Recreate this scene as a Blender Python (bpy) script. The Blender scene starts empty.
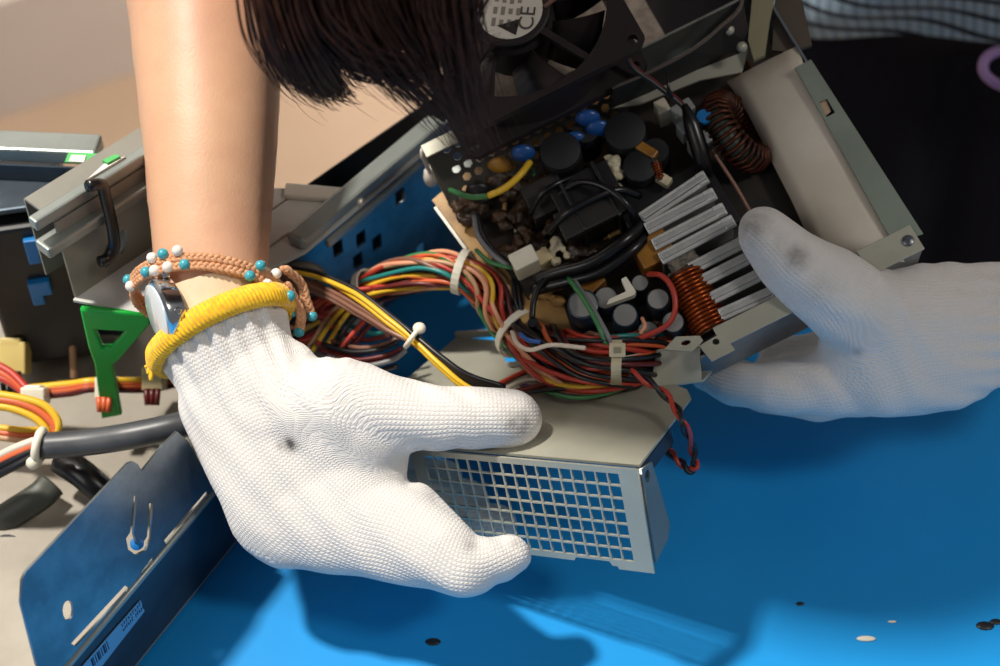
import bpy, bmesh, math, random
import numpy as np
from mathutils import Vector as V, Matrix
random.seed(7); RNG = np.random.default_rng(7)
SC = bpy.context.scene; COL = SC.collection
# ------------------------------------------------------------------ camera model (table top is z = 0)
FP = 1602.0; TH = math.radians(47); CAM = V((0, 0, .535))
RT = V((1, 0, 0)); UP = V((0, math.sin(TH), math.cos(TH))); FW = V((0, math.cos(TH), -math.sin(TH)))
def ray(x, y): return RT*((x-500)/FP) + UP*((333-y)/FP) + FW
def P(x, y, d): return CAM + ray(x, y)*d
def plane(x, y, o, n):
    r = ray(x, y); return CAM + r*((o-CAM).dot(n)/r.dot(n))
def Z(x, y, z): return plane(x, y, V((0, 0, z)), V((0, 0, 1)))
# frame of the power supply tray (rim plane w = 0) and of the cover plate
TO = V((.02345779, .38281144, .07266136)); TU = V((.89567681, .3343985, .29315643)); TV = V((-.42529451, .83674685, .34493373)); TW = V((-.1299524, -.43362696, .8916726))
PO = V((.04788932, .34619464, .09412519)); PA = -V((.87259117, -.3626184, .32724998)); PB = V((.45314761, .85105761, -.26525119)); PN = V((-.18232362, .37974839, .90694501))
def T(u, v, w=0): return TO + TU*u + TV*v + TW*w
def TP(x, y, w=0): return plane(x, y, TO+TW*w, TW)
def tuv(p):
    q = p-TO; return q.dot(TU), q.dot(TV), q.dot(TW)
def PL(x, y, h=0): return plane(x, y, PO+PN*h, PN)
# ------------------------------------------------------------------ materials
def lin(c):
    if isinstance(c, str): c = tuple(int(c[i:i+2], 16)/255 for i in (0, 2, 4))
    return tuple(x/12.92 if x <= .04045 else ((x+.055)/1.055)**2.4 for x in c) + (1,)
MATS = {}
def mat(name, col, rough=.5, metal=0, col2=None, nscale=60, bump=0, bscale=300, coat=0, spec=.5, sheen=0, sss=0, trans=0, emit=None, lo=.4, hi=.65):
    if name in MATS: return MATS[name]
    m = bpy.data.materials.new(name); m.use_nodes = True; nt = m.node_tree; b = nt.nodes['Principled BSDF']; L = nt.links.new
    b.inputs['Base Color'].default_value = lin(col); b.inputs['Roughness'].default_value = rough; b.inputs['Metallic'].default_value = metal
    b.inputs['Coat Weight'].default_value = coat; b.inputs['Specular IOR Level'].default_value = spec
    b.inputs['Sheen Weight'].default_value = sheen; b.inputs['Transmission Weight'].default_value = trans
    if sss: b.inputs['Subsurface Weight'].default_value = sss; b.inputs['Subsurface Radius'].default_value = (.006, .002, .001); b.inputs['Subsurface Scale'].default_value = 1
    tc = nt.nodes.new('ShaderNodeTexCoord')
    if col2 is not None:
        n = nt.nodes.new('ShaderNodeTexNoise'); n.inputs['Scale'].default_value = nscale; n.inputs['Detail'].default_value = 6; n.inputs['Roughness'].default_value = .6
        L(tc.outputs['Object'], n.inputs['Vector'])
        r = nt.nodes.new('ShaderNodeValToRGB'); r.color_ramp.elements[0].position = lo; r.color_ramp.elements[1].position = hi
        r.color_ramp.elements[0].color = lin(col); r.color_ramp.elements[1].color = lin(col2)
        L(n.outputs['Fac'], r.inputs['Fac']); L(r.outputs['Color'], b.inputs['Base Color'])
    if bump:
        n2 = nt.nodes.new('ShaderNodeTexNoise'); n2.inputs['Scale'].default_value = bscale; n2.inputs['Detail'].default_value = 4; L(tc.outputs['Object'], n2.inputs['Vector'])
        bp = nt.nodes.new('ShaderNodeBump'); bp.inputs['Strength'].default_value = bump; bp.inputs['Distance'].default_value = .001
        L(n2.outputs['Fac'], bp.inputs['Height']); L(bp.outputs['Normal'], b.inputs['Normal'])
    if emit: b.inputs['Emission Color'].default_value = lin(emit[0]); b.inputs['Emission Strength'].default_value = emit[1]
    MATS[name] = m; return m
class G:                                     # small node-graph helper
    def __init__(s, m): s.nt = m.node_tree; s.b = s.nt.nodes['Principled BSDF']
    def n(s, t, **k):
        o = s.nt.nodes.new(t)
        for a, v in k.items(): setattr(o, a, v)
        return o
    def l(s, a, b): s.nt.links.new(a, b)
    def math(s, op, a, b=None, c=None):
        o = s.n('ShaderNodeMath', operation=op)
        for i, v in enumerate((a, b, c)):
            if v is None: continue
            if isinstance(v, (int, float)): o.inputs[i].default_value = v
            else: s.l(v, o.inputs[i])
        return o.outputs[0]
def knit_material(name, col, stain_col, pu, pv, strength=1.0, dist=.0006, fuzz=.25):
    m = mat(name, col, .95, sheen=.25, spec=.15); g = G(m)
    at = g.n('ShaderNodeAttribute', attribute_name='knit'); sp = g.n('ShaderNodeSeparateXYZ'); g.l(at.outputs['Vector'], sp.inputs[0])
    u = g.math('MULTIPLY', sp.outputs[0], 1/pu); v = g.math('MULTIPLY', sp.outputs[1], 1/pv)
    uf = g.math('ABSOLUTE', g.math('SINE', g.math('MULTIPLY', u, math.pi)))           # 0 in the valleys between wales
    tri = g.math('PINGPONG', u, .5)
    vs = g.math('MULTIPLY_ADD', g.math('SINE', g.math('MULTIPLY', g.math('ADD', v, g.math('MULTIPLY', tri, 1.1)), 2*math.pi)), .5, .5)
    nz = g.n('ShaderNodeTexNoise'); tc = g.n('ShaderNodeTexCoord'); g.l(tc.outputs['Object'], nz.inputs['Vector']); nz.inputs['Scale'].default_value = 1400; nz.inputs['Detail'].default_value = 3
    h = g.math('ADD', g.math('MULTIPLY', g.math('POWER', uf, .6), g.math('MULTIPLY_ADD', vs, .6, .4)), g.math('MULTIPLY', nz.outputs['Fac'], fuzz))
    bp = g.n('ShaderNodeBump'); bp.inputs['Strength'].default_value = strength; bp.inputs['Distance'].default_value = dist
    g.l(h, bp.inputs['Height']); g.l(bp.outputs['Normal'], g.b.inputs['Normal'])
    n2 = g.n('ShaderNodeTexNoise'); g.l(tc.outputs['Object'], n2.inputs['Vector']); n2.inputs['Scale'].default_value = 260; n2.inputs['Detail'].default_value = 5
    st = g.math('MULTIPLY', sp.outputs[2], g.math('MULTIPLY_ADD', n2.outputs['Fac'], 1.6, .05)); st.node.use_clamp = True
    mx = g.n('ShaderNodeMix', data_type='RGBA'); g.l(st, mx.inputs[0]); mx.inputs[6].default_value = lin(col); mx.inputs[7].default_value = lin(stain_col)
    g.l(mx.outputs[2], g.b.inputs['Base Color'])
    return m
# ------------------------------------------------------------------ scene-graph helpers
def tag(o, label=None, cat=None, group=None, kind=None):
    for k, v in (('label', label), ('category', cat), ('group', group), ('kind', kind)):
        if v: o[k] = v
    return o
def empty(name, loc, label, cat, group=None):
    o = bpy.data.objects.new(name, None); COL.objects.link(o); o.location = loc; o.empty_display_size = .01
    return tag(o, label, cat, group)
def wpos(o):
    p = V(o.location)
    while o.parent: o = o.parent; p += V(o.location)
    return p
def link(name, me, m, parent=None, smooth=None):
    """mesh data in world coordinates -> object under parent (empties only translate)"""
    c = sum((v.co for v in me.vertices), V())/max(1, len(me.vertices))
    me.transform(Matrix.Translation(-c))
    o = bpy.data.objects.new(name, me); COL.objects.link(o); me.name = name
    for x in (m if isinstance(m, (list, tuple)) else [m]): me.materials.append(x)
    if parent: o.parent = parent; o.location = c - wpos(parent)
    else: o.location = c
    if smooth is not None:
        for p in me.polygons: p.use_smooth = True
        if smooth < 3: me.set_sharp_from_angle(angle=smooth)
    return o
class MB:
    def __init__(s): s.bm = bmesh.new()
    def verts(s, vs, fs, mi=0):
        bv = [s.bm.verts.new(v) for v in vs]
        for f in fs:
            try: s.bm.faces.new([bv[i] for i in f]).material_index = mi
            except ValueError: pass
        return bv
    def hexa(s, q, n):                       # quad q extruded by vector n
        vs = [V(p) for p in q] + [V(p)+n for p in q]
        return s.verts(vs, [(0,1,2,3),(7,6,5,4),(0,4,5,1),(1,5,6,2),(2,6,7,3),(3,7,4,0)])
    def box(s, o, a, b, c): return s.hexa([o, o+a, o+a+b, o+b], c)
    def cbox(s, ctr, X, Y, ZZ, sx, sy, sz): return s.box(ctr-X*(sx/2)-Y*(sy/2), X*sx, Y*sy, ZZ*sz)
    def prism(s, pts, n):
        k = len(pts); vs = [V(p) for p in pts]+[V(p)+n for p in pts]
        return s.verts(vs, [tuple(range(k))[::-1], tuple(range(k, 2*k))]+[(i, (i+1) % k, k+(i+1) % k, k+i) for i in range(k)])
    def tube(s, pts, r, sides=8, cap=True, closed=False, flat=None):
        pts = [V(p) for p in pts]; n = len(pts); rr = r if isinstance(r, (list, tuple)) else [r]*n
        tan = [((pts[(i+1) % n] if closed else pts[min(i+1, n-1)]) - (pts[i-1] if closed else pts[max(i-1, 0)])).normalized() for i in range(n)]
        nrm = tan[0].orthogonal().normalized(); rings = []
        for i in range(n):
            nrm = nrm - tan[i]*nrm.dot(tan[i])
            nrm = nrm.normalized() if nrm.length > 1e-9 else tan[i].orthogonal().normalized()
            b = tan[i].cross(nrm)
            rings.append([s.bm.verts.new(pts[i]+(nrm*math.cos(2*math.pi*k/sides)+b*math.sin(2*math.pi*k/sides)*(flat or 1))*rr[i]) for k in range(sides)])
        for i in range(n if closed else n-1):
            A, B = rings[i], rings[(i+1) % n]
            for k in range(sides): s.bm.faces.new((A[k], A[(k+1) % sides], B[(k+1) % sides], B[k]))
        if cap and not closed: s.bm.faces.new(rings[0][::-1]); s.bm.faces.new(rings[-1])
    def lathe(s, o, ax, prof, sides=24):     # prof: (height, radius) along ax
        ax = ax.normalized(); n = ax.orthogonal().normalized(); b = ax.cross(n); rings = []
        for h, r in prof: rings.append([s.bm.verts.new(o+ax*h+(n*math.cos(2*math.pi*k/sides)+b*math.sin(2*math.pi*k/sides))*max(r, 1e-5)) for k in range(sides)])
        for A, B in zip(rings, rings[1:]):
            for k in range(sides): s.bm.faces.new((A[k], A[(k+1) % sides], B[(k+1) % sides], B[k]))
        s.bm.faces.new(rings[0][::-1]); s.bm.faces.new(rings[-1])
    def ball(s, c, r, sub=2, sc=(1, 1, 1)):
        m = Matrix.Translation(c) @ Matrix.Diagonal((sc[0], sc[1], sc[2], 1)); bmesh.ops.create_icosphere(s.bm, subdivisions=sub, radius=r, matrix=m)
    def build(s, name, m, parent=None, bevel=0, smooth=None):
        bmesh.ops.recalc_face_normals(s.bm, faces=s.bm.faces[:])
        if bevel: bmesh.ops.bevel(s.bm, geom=[e for e in s.bm.edges if e.is_manifold and e.calc_face_angle(0) > .5], offset=bevel, segments=2, affect='EDGES', profile=.5)
        me = bpy.data.meshes.new(name); s.bm.to_mesh(me); s.bm.free()
        return link(name, me, m, parent, smooth)
def catmull(pts, n=8):
    pts = [V(p) for p in pts]; q = [pts[0]*2-pts[1]]+pts+[pts[-1]*2-pts[-2]]; out = []
    for i in range(1, len(q)-2):
        a, b, c, d = q[i-1:i+3]
        for k in range(n):
            t = k/n; out.append(.5*((2*b)+(c-a)*t+(2*a-5*b+4*c-d)*t*t+(3*b-a-3*c+d)*t**3))
    return out+[pts[-1]]
def sheet(name, outline, holes, o, X, Y, th, m, parent=None, bevel=0):
    """flat plate with real cut-outs; 2-D outline in the X,Y frame at o, thickness th centred"""
    cu = bpy.data.curves.new(name, 'CURVE'); cu.dimensions = '2D'; cu.fill_mode = 'BOTH'; cu.extrude = max(1e-6, th/2-bevel); cu.bevel_depth = bevel; cu.bevel_resolution = 1
    for poly in [outline]+list(holes):
        sp = cu.splines.new('POLY'); sp.points.add(len(poly)-1)
        for p, (a, b) in zip(sp.points, poly): p.co = (a, b, 0, 1)
        sp.use_cyclic_u = True
    ob = bpy.data.objects.new(name, cu); COL.objects.link(ob)
    me = bpy.data.meshes.new_from_object(ob.evaluated_get(bpy.context.evaluated_depsgraph_get())); bpy.data.objects.remove(ob); bpy.data.curves.remove(cu)
    N = X.cross(Y); me.materials.clear()
    me.transform(Matrix(((X.x, Y.x, N.x, o.x), (X.y, Y.y, N.y, o.y), (X.z, Y.z, N.z, o.z), (0, 0, 0, 1))))
    return link(name, me, m, parent)
def in2d(p, o, X, Y): return ((p-o).dot(X), (p-o).dot(Y))
def ellipse(cx, cy, rx, ry, n=20, a0=0): return [(cx+rx*math.cos(2*math.pi*k/n)*math.cos(a0)-ry*math.sin(2*math.pi*k/n)*math.sin(a0), cy+rx*math.cos(2*math.pi*k/n)*math.sin(a0)+ry*math.sin(2*math.pi*k/n)*math.cos(a0)) for k in range(n)]
def text_mesh(name, body, size, o, X, Y, m, parent, th=.0002, shear=0):
    cu = bpy.data.curves.new(name, 'FONT'); cu.body = body; cu.size = size; cu.extrude = th; cu.align_x = 'CENTER'; cu.align_y = 'CENTER'; cu.shear = shear
    ob = bpy.data.objects.new(name, cu); COL.objects.link(ob)
    me = bpy.data.meshes.new_from_object(ob.evaluated_get(bpy.context.evaluated_depsgraph_get())); bpy.data.objects.remove(ob); bpy.data.curves.remove(cu)
    N = X.cross(Y); me.materials.clear()
    me.transform(Matrix(((X.x, Y.x, N.x, o.x), (X.y, Y.y, N.y, o.y), (X.z, Y.z, N.z, o.z), (0, 0, 0, 1))))
    return link(name, me, m, parent)
def organic(nodes, bones, voxel, axis=None, smooth=6, sub=3):
    """one continuous skin: hulls of ellipsoid pairs, voxel-fused and relaxed. node = (pos, radius, flatten along axis)"""
    bm = bmesh.new()
    if axis is not None:
        ax = axis.normalized(); A3 = Matrix.Identity(3)
    for a, b in bones:
        t = bmesh.new()
        for k in (a, b):
            nd = nodes[k]; pos, r = nd[0], nd[1]; k_ = nd[2] if len(nd) > 2 else 1
            M = Matrix.Diagonal((r, r, r, 1))
            if axis is not None and k_ != 1: M = Matrix.Scale(k_, 4, ax) @ M
            bmesh.ops.create_icosphere(t, subdivisions=sub, radius=1, matrix=Matrix.Translation(pos) @ M)
        res = bmesh.ops.convex_hull(t, input=t.verts[:])
        bmesh.ops.delete(t, geom=[v for v in t.verts if not v.link_faces], context='VERTS')
        mp = {v: bm.verts.new(v.co) for v in t.verts}
        for f in t.faces: bm.faces.new([mp[v] for v in f.verts])
        t.free()
    me = bpy.data.meshes.new('tmp'); bm.to_mesh(me); bm.free()
    ob = bpy.data.objects.new('tmp', me); COL.objects.link(ob)
    md = ob.modifiers.new('r', 'REMESH'); md.mode = 'VOXEL'; md.voxel_size = voxel
    ms = ob.modifiers.new('s', 'SMOOTH'); ms.factor = .5; ms.iterations = smooth
    out = bpy.data.meshes.new_from_object(ob.evaluated_get(bpy.context.evaluated_depsgraph_get()))
    bpy.data.objects.remove(ob); bpy.data.meshes.remove(me)
    return out
def knit_attr(me, nodes, bones, normal, stains=(), off=None):
    n = len(me.vertices); co = np.empty(n*3); me.vertices.foreach_get('co', co); co = co.reshape(-1, 3)
    acc = np.zeros((n, 2)); W = np.zeros(n); N = np.array(normal)
    dist = {}
    for a, b in bones:
        A = np.array(nodes[a][0]); B = np.array(nodes[b][0]); al = B-A; ln = np.linalg.norm(al); al /= ln
        ac = np.cross(N, al); ac /= np.linalg.norm(ac); o = (off or {}).get(a, dist.get(a, 0)); dist[b] = o+ln
        q = co-A; t = q@al; s = q@ac; tc = np.clip(t, 0, ln); dd = np.linalg.norm(q-tc[:, None]*al, axis=1)
        r = nodes[a][1]+(nodes[b][1]-nodes[a][1])*tc/ln; w = 1/(np.maximum(dd/r, .05)**6)
        sa = r*1.1*np.arcsin(np.clip(s/(r*1.1), -1, 1))
        acc[:, 0] += w*sa; acc[:, 1] += w*(t+o); W += w
    acc /= W[:, None]
    st = np.zeros(n)
    for c, r, k in stains: st = np.maximum(st, k*np.exp(-((np.linalg.norm(co-np.array(c), axis=1)/r)**2)))
    at = me.attributes.new('knit', 'FLOAT_VECTOR', 'POINT'); at.data.foreach_set('vector', np.column_stack([acc, st]).astype(np.float32).ravel())
    return acc, co
# extend organic() with extra hull point sets (used for the flat open end of a glove cuff)
def organic2(nodes, bones, voxel, extra=(), axis=None, smooth=6):
    N2 = dict(nodes); return _organic_extra(N2, bones, voxel, extra, axis, smooth)
def _organic_extra(nodes, bones, voxel, extra, axis, smooth):
    bm = bmesh.new(); ax = (axis or V((0, 0, 1))).normalized()
    def ell(t, nd):
        pos, r = nd[0], nd[1]; k = nd[2] if len(nd) > 2 else 1
        M = Matrix.Diagonal((r, r, r, 1))
        if k != 1: M = Matrix.Scale(k, 4, ax) @ M
        bmesh.ops.create_icosphere(t, subdivisions=3, radius=1, matrix=Matrix.Translation(pos) @ M)
    jobs = [((a, b), ()) for a, b in bones]+[((k,), pts) for k, pts in extra]
    for ks, pts in jobs:
        t = bmesh.new()
        for k in ks: ell(t, nodes[k])
        for p in pts: t.verts.new(p)
        bmesh.ops.convex_hull(t, input=t.verts[:])
        bmesh.ops.delete(t, geom=[v for v in t.verts if not v.link_faces], context='VERTS')
        mp = {v: bm.verts.new(v.co) for v in t.verts}
        for f in t.faces: bm.faces.new([mp[v] for v in f.verts])
        t.free()
    me = bpy.data.meshes.new('tmp'); bm.to_mesh(me); bm.free()
    ob = bpy.data.objects.new('tmp', me); COL.objects.link(ob)
    md = ob.modifiers.new('r', 'REMESH'); md.mode = 'VOXEL'; md.voxel_size = voxel
    ms = ob.modifiers.new('s', 'SMOOTH'); ms.factor = .5; ms.iterations = smooth
    out = bpy.data.meshes.new_from_object(ob.evaluated_get(bpy.context.evaluated_depsgraph_get()))
    bpy.data.objects.remove(ob); bpy.data.meshes.remove(me)
    return out
# ------------------------------------------------------------------ palette
skin = mat('skin', 'd2a584', .48, col2='c8977a', nscale=25, bump=.12, bscale=900, sss=.12)
hairm = mat('hair', '3a241c', .5, col2='4d3026', nscale=90, spec=.15)
jeans = mat('dark_denim', '10111e', .9, col2='171a2c', nscale=400, bump=.3, bscale=1500)
beige = mat('beige_steel', 'b4b2a2', .42, .35, col2='a6a596', nscale=25, bump=.04, bscale=1200)
greysteel = mat('grey_steel', '9aa09c', .38, .55, col2='8c938f', nscale=30, bump=.05, bscale=900)
galv = mat('galvanised_steel', '8d9499', .33, .85, col2='757c82', nscale=60, bump=.06, bscale=700)
darkst = mat('dark_steel', '55606a', .4, .75, col2='48525c', nscale=40)
alu = mat('aluminium', 'b9bab8', .4, .5, col2='a2a3a1', nscale=90, bump=.1, bscale=900)
blackp = mat('black_plastic', '141417', .4, col2='1e1e22', nscale=80)
blackr = mat('black_rubber', '0e0e10', .3)
fanp = mat('fan_plastic', '1c1416', .5, col2='231a1b', nscale=120)
whitep = mat('white_plastic', 'e2ddcd', .4, col2='d3cdb9', nscale=50)
creamp = mat('cream_plastic', 'd9c9a0', .45, col2='cbb98c', nscale=60)
sheetm = mat('insulating_sheet', 'dcd4c6', .5, col2='cfc5b4', nscale=22)
copper = mat('copper_wire', 'a4501f', .3, .8, col2='7a3414', nscale=200)
coppdk = mat('dark_copper', '552812', .45, .5, col2='30160c', nscale=160)
pcbm = mat('board_tan', 'c39a5c', .5, col2='8a632f', nscale=38)
gunkm = mat('brown_glue', '4a3320', .45, col2='1f150d', nscale=90, bump=.5, bscale=500)
gluew = mat('pale_glue', 'd8cfb4', .5, col2='b7a98a', nscale=120)
dustm = mat('grey_dust', '8f887c', 1, col2='6a645a', nscale=400, bump=1, bscale=1500)
greenp = mat('green_plastic', '14b341', .4, col2='10a038', nscale=20)
blueel = mat('blue_component_and_reflection', '1673b8', .35)
chrome = mat('bright_steel', 'd9dadb', .15, 1)
screwm = mat('screw_steel', '70747a', .35, .9)
dark = mat('dark_slot', '0b0b0d', .8)
WIRE = {k: mat(k+'_wire', c, .38) for k, c in dict(orange='cf6238', red='b0382a', black='17161a', yellow='e0b32c', brown='7c5645', white='d8cdbd', green='3f7d4c', teal='237c78', purple='6a4a7c', grey='77777a', salmon='d99a78', maroon='5c1d1b', tan='b98f6a', blue='2f5fae').items()}
# ------------------------------------------------------------------ setting
def quad(name, pts, m, kind='structure', th=None):
    b = MB()
    if th is None: b.verts(pts, [tuple(range(len(pts)))])
    else: b.prism(pts, th)
    return tag(b.build(name, m), kind=kind)
FZ = -.75
floorm = mat('floor_tile', '98806a', .5, col2='917962', nscale=3, bump=.03, bscale=60)
wallm = mat('wall_paint', 'c6c3bf', .8, col2='c1beba', nscale=4)
basem = mat('baseboard_paint', 'c4b6ab', .6, col2='bfb1a6', nscale=5)
quad('floor', [V((-4, -2, FZ)), V((5, -2, FZ)), V((5, 7, FZ)), V((-4, 7, FZ))], floorm)
w0, w1 = Z(0, 112, FZ), Z(130, 68, FZ); wd = (w1-w0).normalized(); wn = V((wd.y, -wd.x, 0))
wa, wb = w0-wd*2.2, w0+wd*5
quad('wall_back', [wa, wb, wb+V((0, 0, 3)), wa+V((0, 0, 3))], wallm, th=-wn*.1)
bh = .16
quad('baseboard_back', [wa+wn*.012, wb+wn*.012, wb+wn*.012+V((0, 0, bh)), wa+wn*.012+V((0, 0, bh))], basem, th=-wn*.011)
# blue work table
tb = empty('work_table', (0, .3, FZ), 'bright blue smooth work table under the hands and opened computer parts', 'table')
bluem = mat('blue_table_top', '1a90d8', .45, col2='188bd2', nscale=14, bump=.02, bscale=120, spec=.3)
cor = [V((-.66, -.12, 0)), V((.75, -.12, 0)), V((.75, .468, 0)), V((-.66, .655, 0))]
MB_ = MB(); MB_.prism(cor, V((0, 0, -.028))); MB_.build('table_top', bluem, tb, bevel=.003)
for c, s in zip(cor, ((.05, .05), (-.05, .05), (-.05, -.05), (.05, -.05))):
    b = MB(); b.tube([V((c.x+s[0], c.y+s[1], -.028)), V((c.x+s[0], c.y+s[1], FZ))], .018, 12); b.build('leg', greysteel, tb)
for px, py, r in ((433, 642, .0022), (985, 626, .0026), (996, 622, .0018), (800, 604, .0012)):
    c = Z(px, py, 0); b = MB(); b.ball(c+V((0, 0, .0002)), r, 2, (1.4, .8, .2)); tag(b.build('grit_speck', blackp, smooth=3), {433: 'dark speck of grit lying on the blue table below the left glove', 985: 'larger dark speck of grit near the right end of the blue table', 996: 'small dark speck right beside the larger one at the right end of the table', 800: 'tiniest dark speck of grit in the middle of the blue table'}[px], 'speck', 'grit on the blue table')
for px, py, r, t in ((866, 639, .0022, 'pale shaving lying on the blue table at the lower right'), (892, 622, .001, 'tiny pale crumb above the shaving at the lower right of the table')):
    c = Z(px, py, 0); b = MB(); b.ball(c+V((0, 0, .0003)), r, 2, (1.8, .6, .3)); tag(b.build('pale_shaving', whitep, smooth=3), t, 'shaving', 'pale bits on the blue table')
# ------------------------------------------------------------------ computer case at the left
A, B = Z(70, 662, .044), Z(215, 490, .044); fd = (B-A); fd.z = 0; fd.normalize(); fn = V((fd.y, -fd.x, 0))      # fn points to the camera side
pc = empty('computer_case', A.copy()*1, 'opened grey steel computer case lying at the left of the blue table', 'computer case'); pc.location = (A.x-.1, A.y+.1, 0)
A2, B2 = A-fd*.06, A+fd*.19
# tilted metal panel above the fold
s_ = .6/FP; cv = (V((0, 0, 1))*math.sin(math.radians(76))-fn*math.cos(math.radians(76))).normalized(); pn = fd.cross(cv)
def QP(x, y): return in2d(plane(x, y, A, pn), A, fd, cv)
outl = [QP(*p) for p in ((70, 662), (60, 700), (36, 666), (20, 603), (21, 580), (25, 571), (33, 563), (127, 463), (132, 461), (137, 464), (141, 471))]
outl += [QP(161, 446), QP(176, 431), QP(187, 441), QP(213, 487)]
def eh(px, py, rx, ry): return [QP(px+rx*math.cos(a*.5236), py+ry*math.sin(a*.5236)) for a in range(12)]
holes = [eh(67, 610, 5.5, 10), [QP(*p) for p in ((70, 643), (75, 646), (129, 588), (124, 585))], [QP(*p) for p in ((140, 572), (143, 575), (154, 561), (151, 557))], [QP(*p) for p in ((163, 540), (166, 545), (208, 495), (205, 491))], [QP(*p) for p in ((133, 495), (136, 497), (133, 534), (136, 544), (141, 544), (146, 536), (148, 503), (152, 503), (150, 538), (145, 550), (135, 555), (127, 549), (125, 538), (129, 532))]]
sheet('front_panel', outl, holes, A, fd, cv, .0011, galv, pc)
b = MB(); b.lathe(plane(138, 544, A, pn)-pn*.0005*(1 if pn.dot(FW) < 0 else -1), -FW, [(-.001, .0001), (-.001, .0024), (.0006, .0024), (.001, .0016)]); b.build('blue_reflection', blueel, pc, smooth=.6)  # blue dot painted in for a reflection on the panel
b = MB(); b.hexa([A2, B2, V((B2.x, B2.y, .004)), V((A2.x, A2.y, .004))], -fn*.0012); side = b.build('side_wall', darkst, pc)  # darker steel carries the shade of this outer face in its colour
b = MB(); b.tube([A2, B2], .0016, 8); b.build('fold_edge', greysteel, pc, smooth=3)
FO = V((A.x, A.y, .044))+fn*.0004
def SP(x, y): return plane(x, y, FO, fn)
q0, q1 = SP(140, 600), SP(82, 666); q2, q3 = SP(88, 683), SP(144, 611)
b = MB(); b.hexa([q0, q1, q2, q3], fn*.0003); lab = tag(b.build('sticker', mat('sticker_blue', '6aa7cf', .5), side), 'pale sticker with barcode on the dark side wall')
sx = (q0-q1).normalized(); sy = V((0, 0, 1)); ink = mat('ink', '14263c', .6)
b = MB()
for k in range(9): b.box(q1+sx*(.004+k*.0011)+sy*-.0062+fn*.0003, sx*(.0004+.0004*(k % 3 == 0)), sy*.0052, fn*.0001)
b.build('barcode', ink, lab)
b = MB()
for row, (o_, n_) in enumerate(((-.0018, 9), (-.0048, 12))):
    for k in range(n_):
        if row and k == 6: continue
        x = .0215+k*(.0013 if row == 0 else .00105)
        b.box(q1+sx*x+sy*(o_-.0008)+fn*.0003, sx*.0003, sy*.0018, fn*.0001); b.box(q1+sx*x+sy*(o_+.0008*((k*7) % 3-1)+.0002)+fn*.0003, sx*.0008, sy*.0003, fn*.0001)
b.build('printed_lines', ink, lab)
# base tray
perp = V((-fd.y, fd.x, 0)); E1 = V((A2.x, A2.y, .003)); E2 = V((B2.x, B2.y, .003))
casefl = mat('case_floor_steel', '9d968a', .5, .25, col2='8b8478', nscale=18)
b = MB(); b.prism([E1, E2, E2+perp*.15+fd*.06, E1+perp*.36+fd*.05], V((0, 0, .001))); b.build('base_tray', casefl, pc)
# raised shelf with its down-turned flange and rail
ZS = .085
so = [Z(*p, ZS) for p in ((73, 300), (170, 318), (305, 252), (437, 142), (428, 128), (362, 193), (290, 188), (150, 190))]
b = MB(); b.prism(so, V((0, 0, -.0012))); b.build('shelf_plate', mat('shelf_steel', 'c6c6c2', .4, .1, col2='babab6', nscale=20), pc)
r0, r1 = Z(300, 250, ZS), Z(442, 130, ZS); rd = (r1-r0).normalized(); rn = V((rd.y, -rd.x, 0))
b = MB(); b.hexa([r0-rn*.007, r1-rn*.007, r1+rn*.002, r0+rn*.002], V((0, 0, .006))); b.build('shelf_rail', greysteel, pc, bevel=.0015)
b = MB(); b.hexa([r0+rd*.012+rn*.002-V((0, 0, .002)), r1-rd*.02+rn*.002-V((0, 0, .002)), r1-rd*.02+rn*.005-V((0, 0, .002)), r0+rd*.012+rn*.005-V((0, 0, .002))], V((0, 0, -.004))); b.build('shelf_rail', greysteel, pc, bevel=.001)
f0, f1 = Z(170, 318, ZS), r1+rd*.03; fld = (f1-f0); fl = fld.length; fld.normalize(); fdn = V((0, 0, -1)); fnn = V((fld.y, -fld.x, 0))
def FPX(x, y): return in2d(plane(x, y, f0, fnn), f0, fld, fdn)
hol = [[(a-.0028, c-.004), (a+.0028, c-.004), (a+.0028, c+.004), (a-.0028, c+.004)] for a, c in (FPX(337, 248), FPX(360, 238), FPX(376, 242), FPX(357, 260), FPX(399, 196), FPX(345, 292), FPX(420, 250))]
b = MB(); b.hexa([f0+fld*.012-fnn*.016*(1 if fnn.dot(FW) < 0 else -1), f1-fnn*.016*(1 if fnn.dot(FW) < 0 else -1), f1-fnn*.016*(1 if fnn.dot(FW) < 0 else -1)+fdn*.08, f0+fld*.012-fnn*.016*(1 if fnn.dot(FW) < 0 else -1)+fdn*.08], fnn*.0008); b.build('dark_backing', blackp, pc)  # dark sheet added behind the flange so its holes look dark
sheet('shelf_flange', [(0, 0), (fl, 0), (fl, ZS-.003), (0.01, ZS-.003)], hol, f0, fld, fdn, .0012, galv, pc)
b = MB(); e = [Z(286, 187, ZS), Z(364, 194, ZS)]; ev = V((0, 0, 1)); b.hexa([e[0], e[1], e[1]-V((0, .008, 0)), e[0]-V((0, .008, 0))], ev*.003); b.build('shelf_lip', mat('pale_lip', 'dcd8ca', .4, .2), pc, bevel=.001)
b = MB(); q = [Z(296, 246, ZS+.0004), Z(306, 240, ZS+.0004), Z(328, 222, ZS+.0004), Z(312, 222, ZS+.0004)]; b.prism(q, V((0, 0, .0012))); b.build('shelf_lit_patch', mat('matte_white', 'e4e0d6', .7), pc)  # white patch paints the lit portion of the shelf
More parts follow.
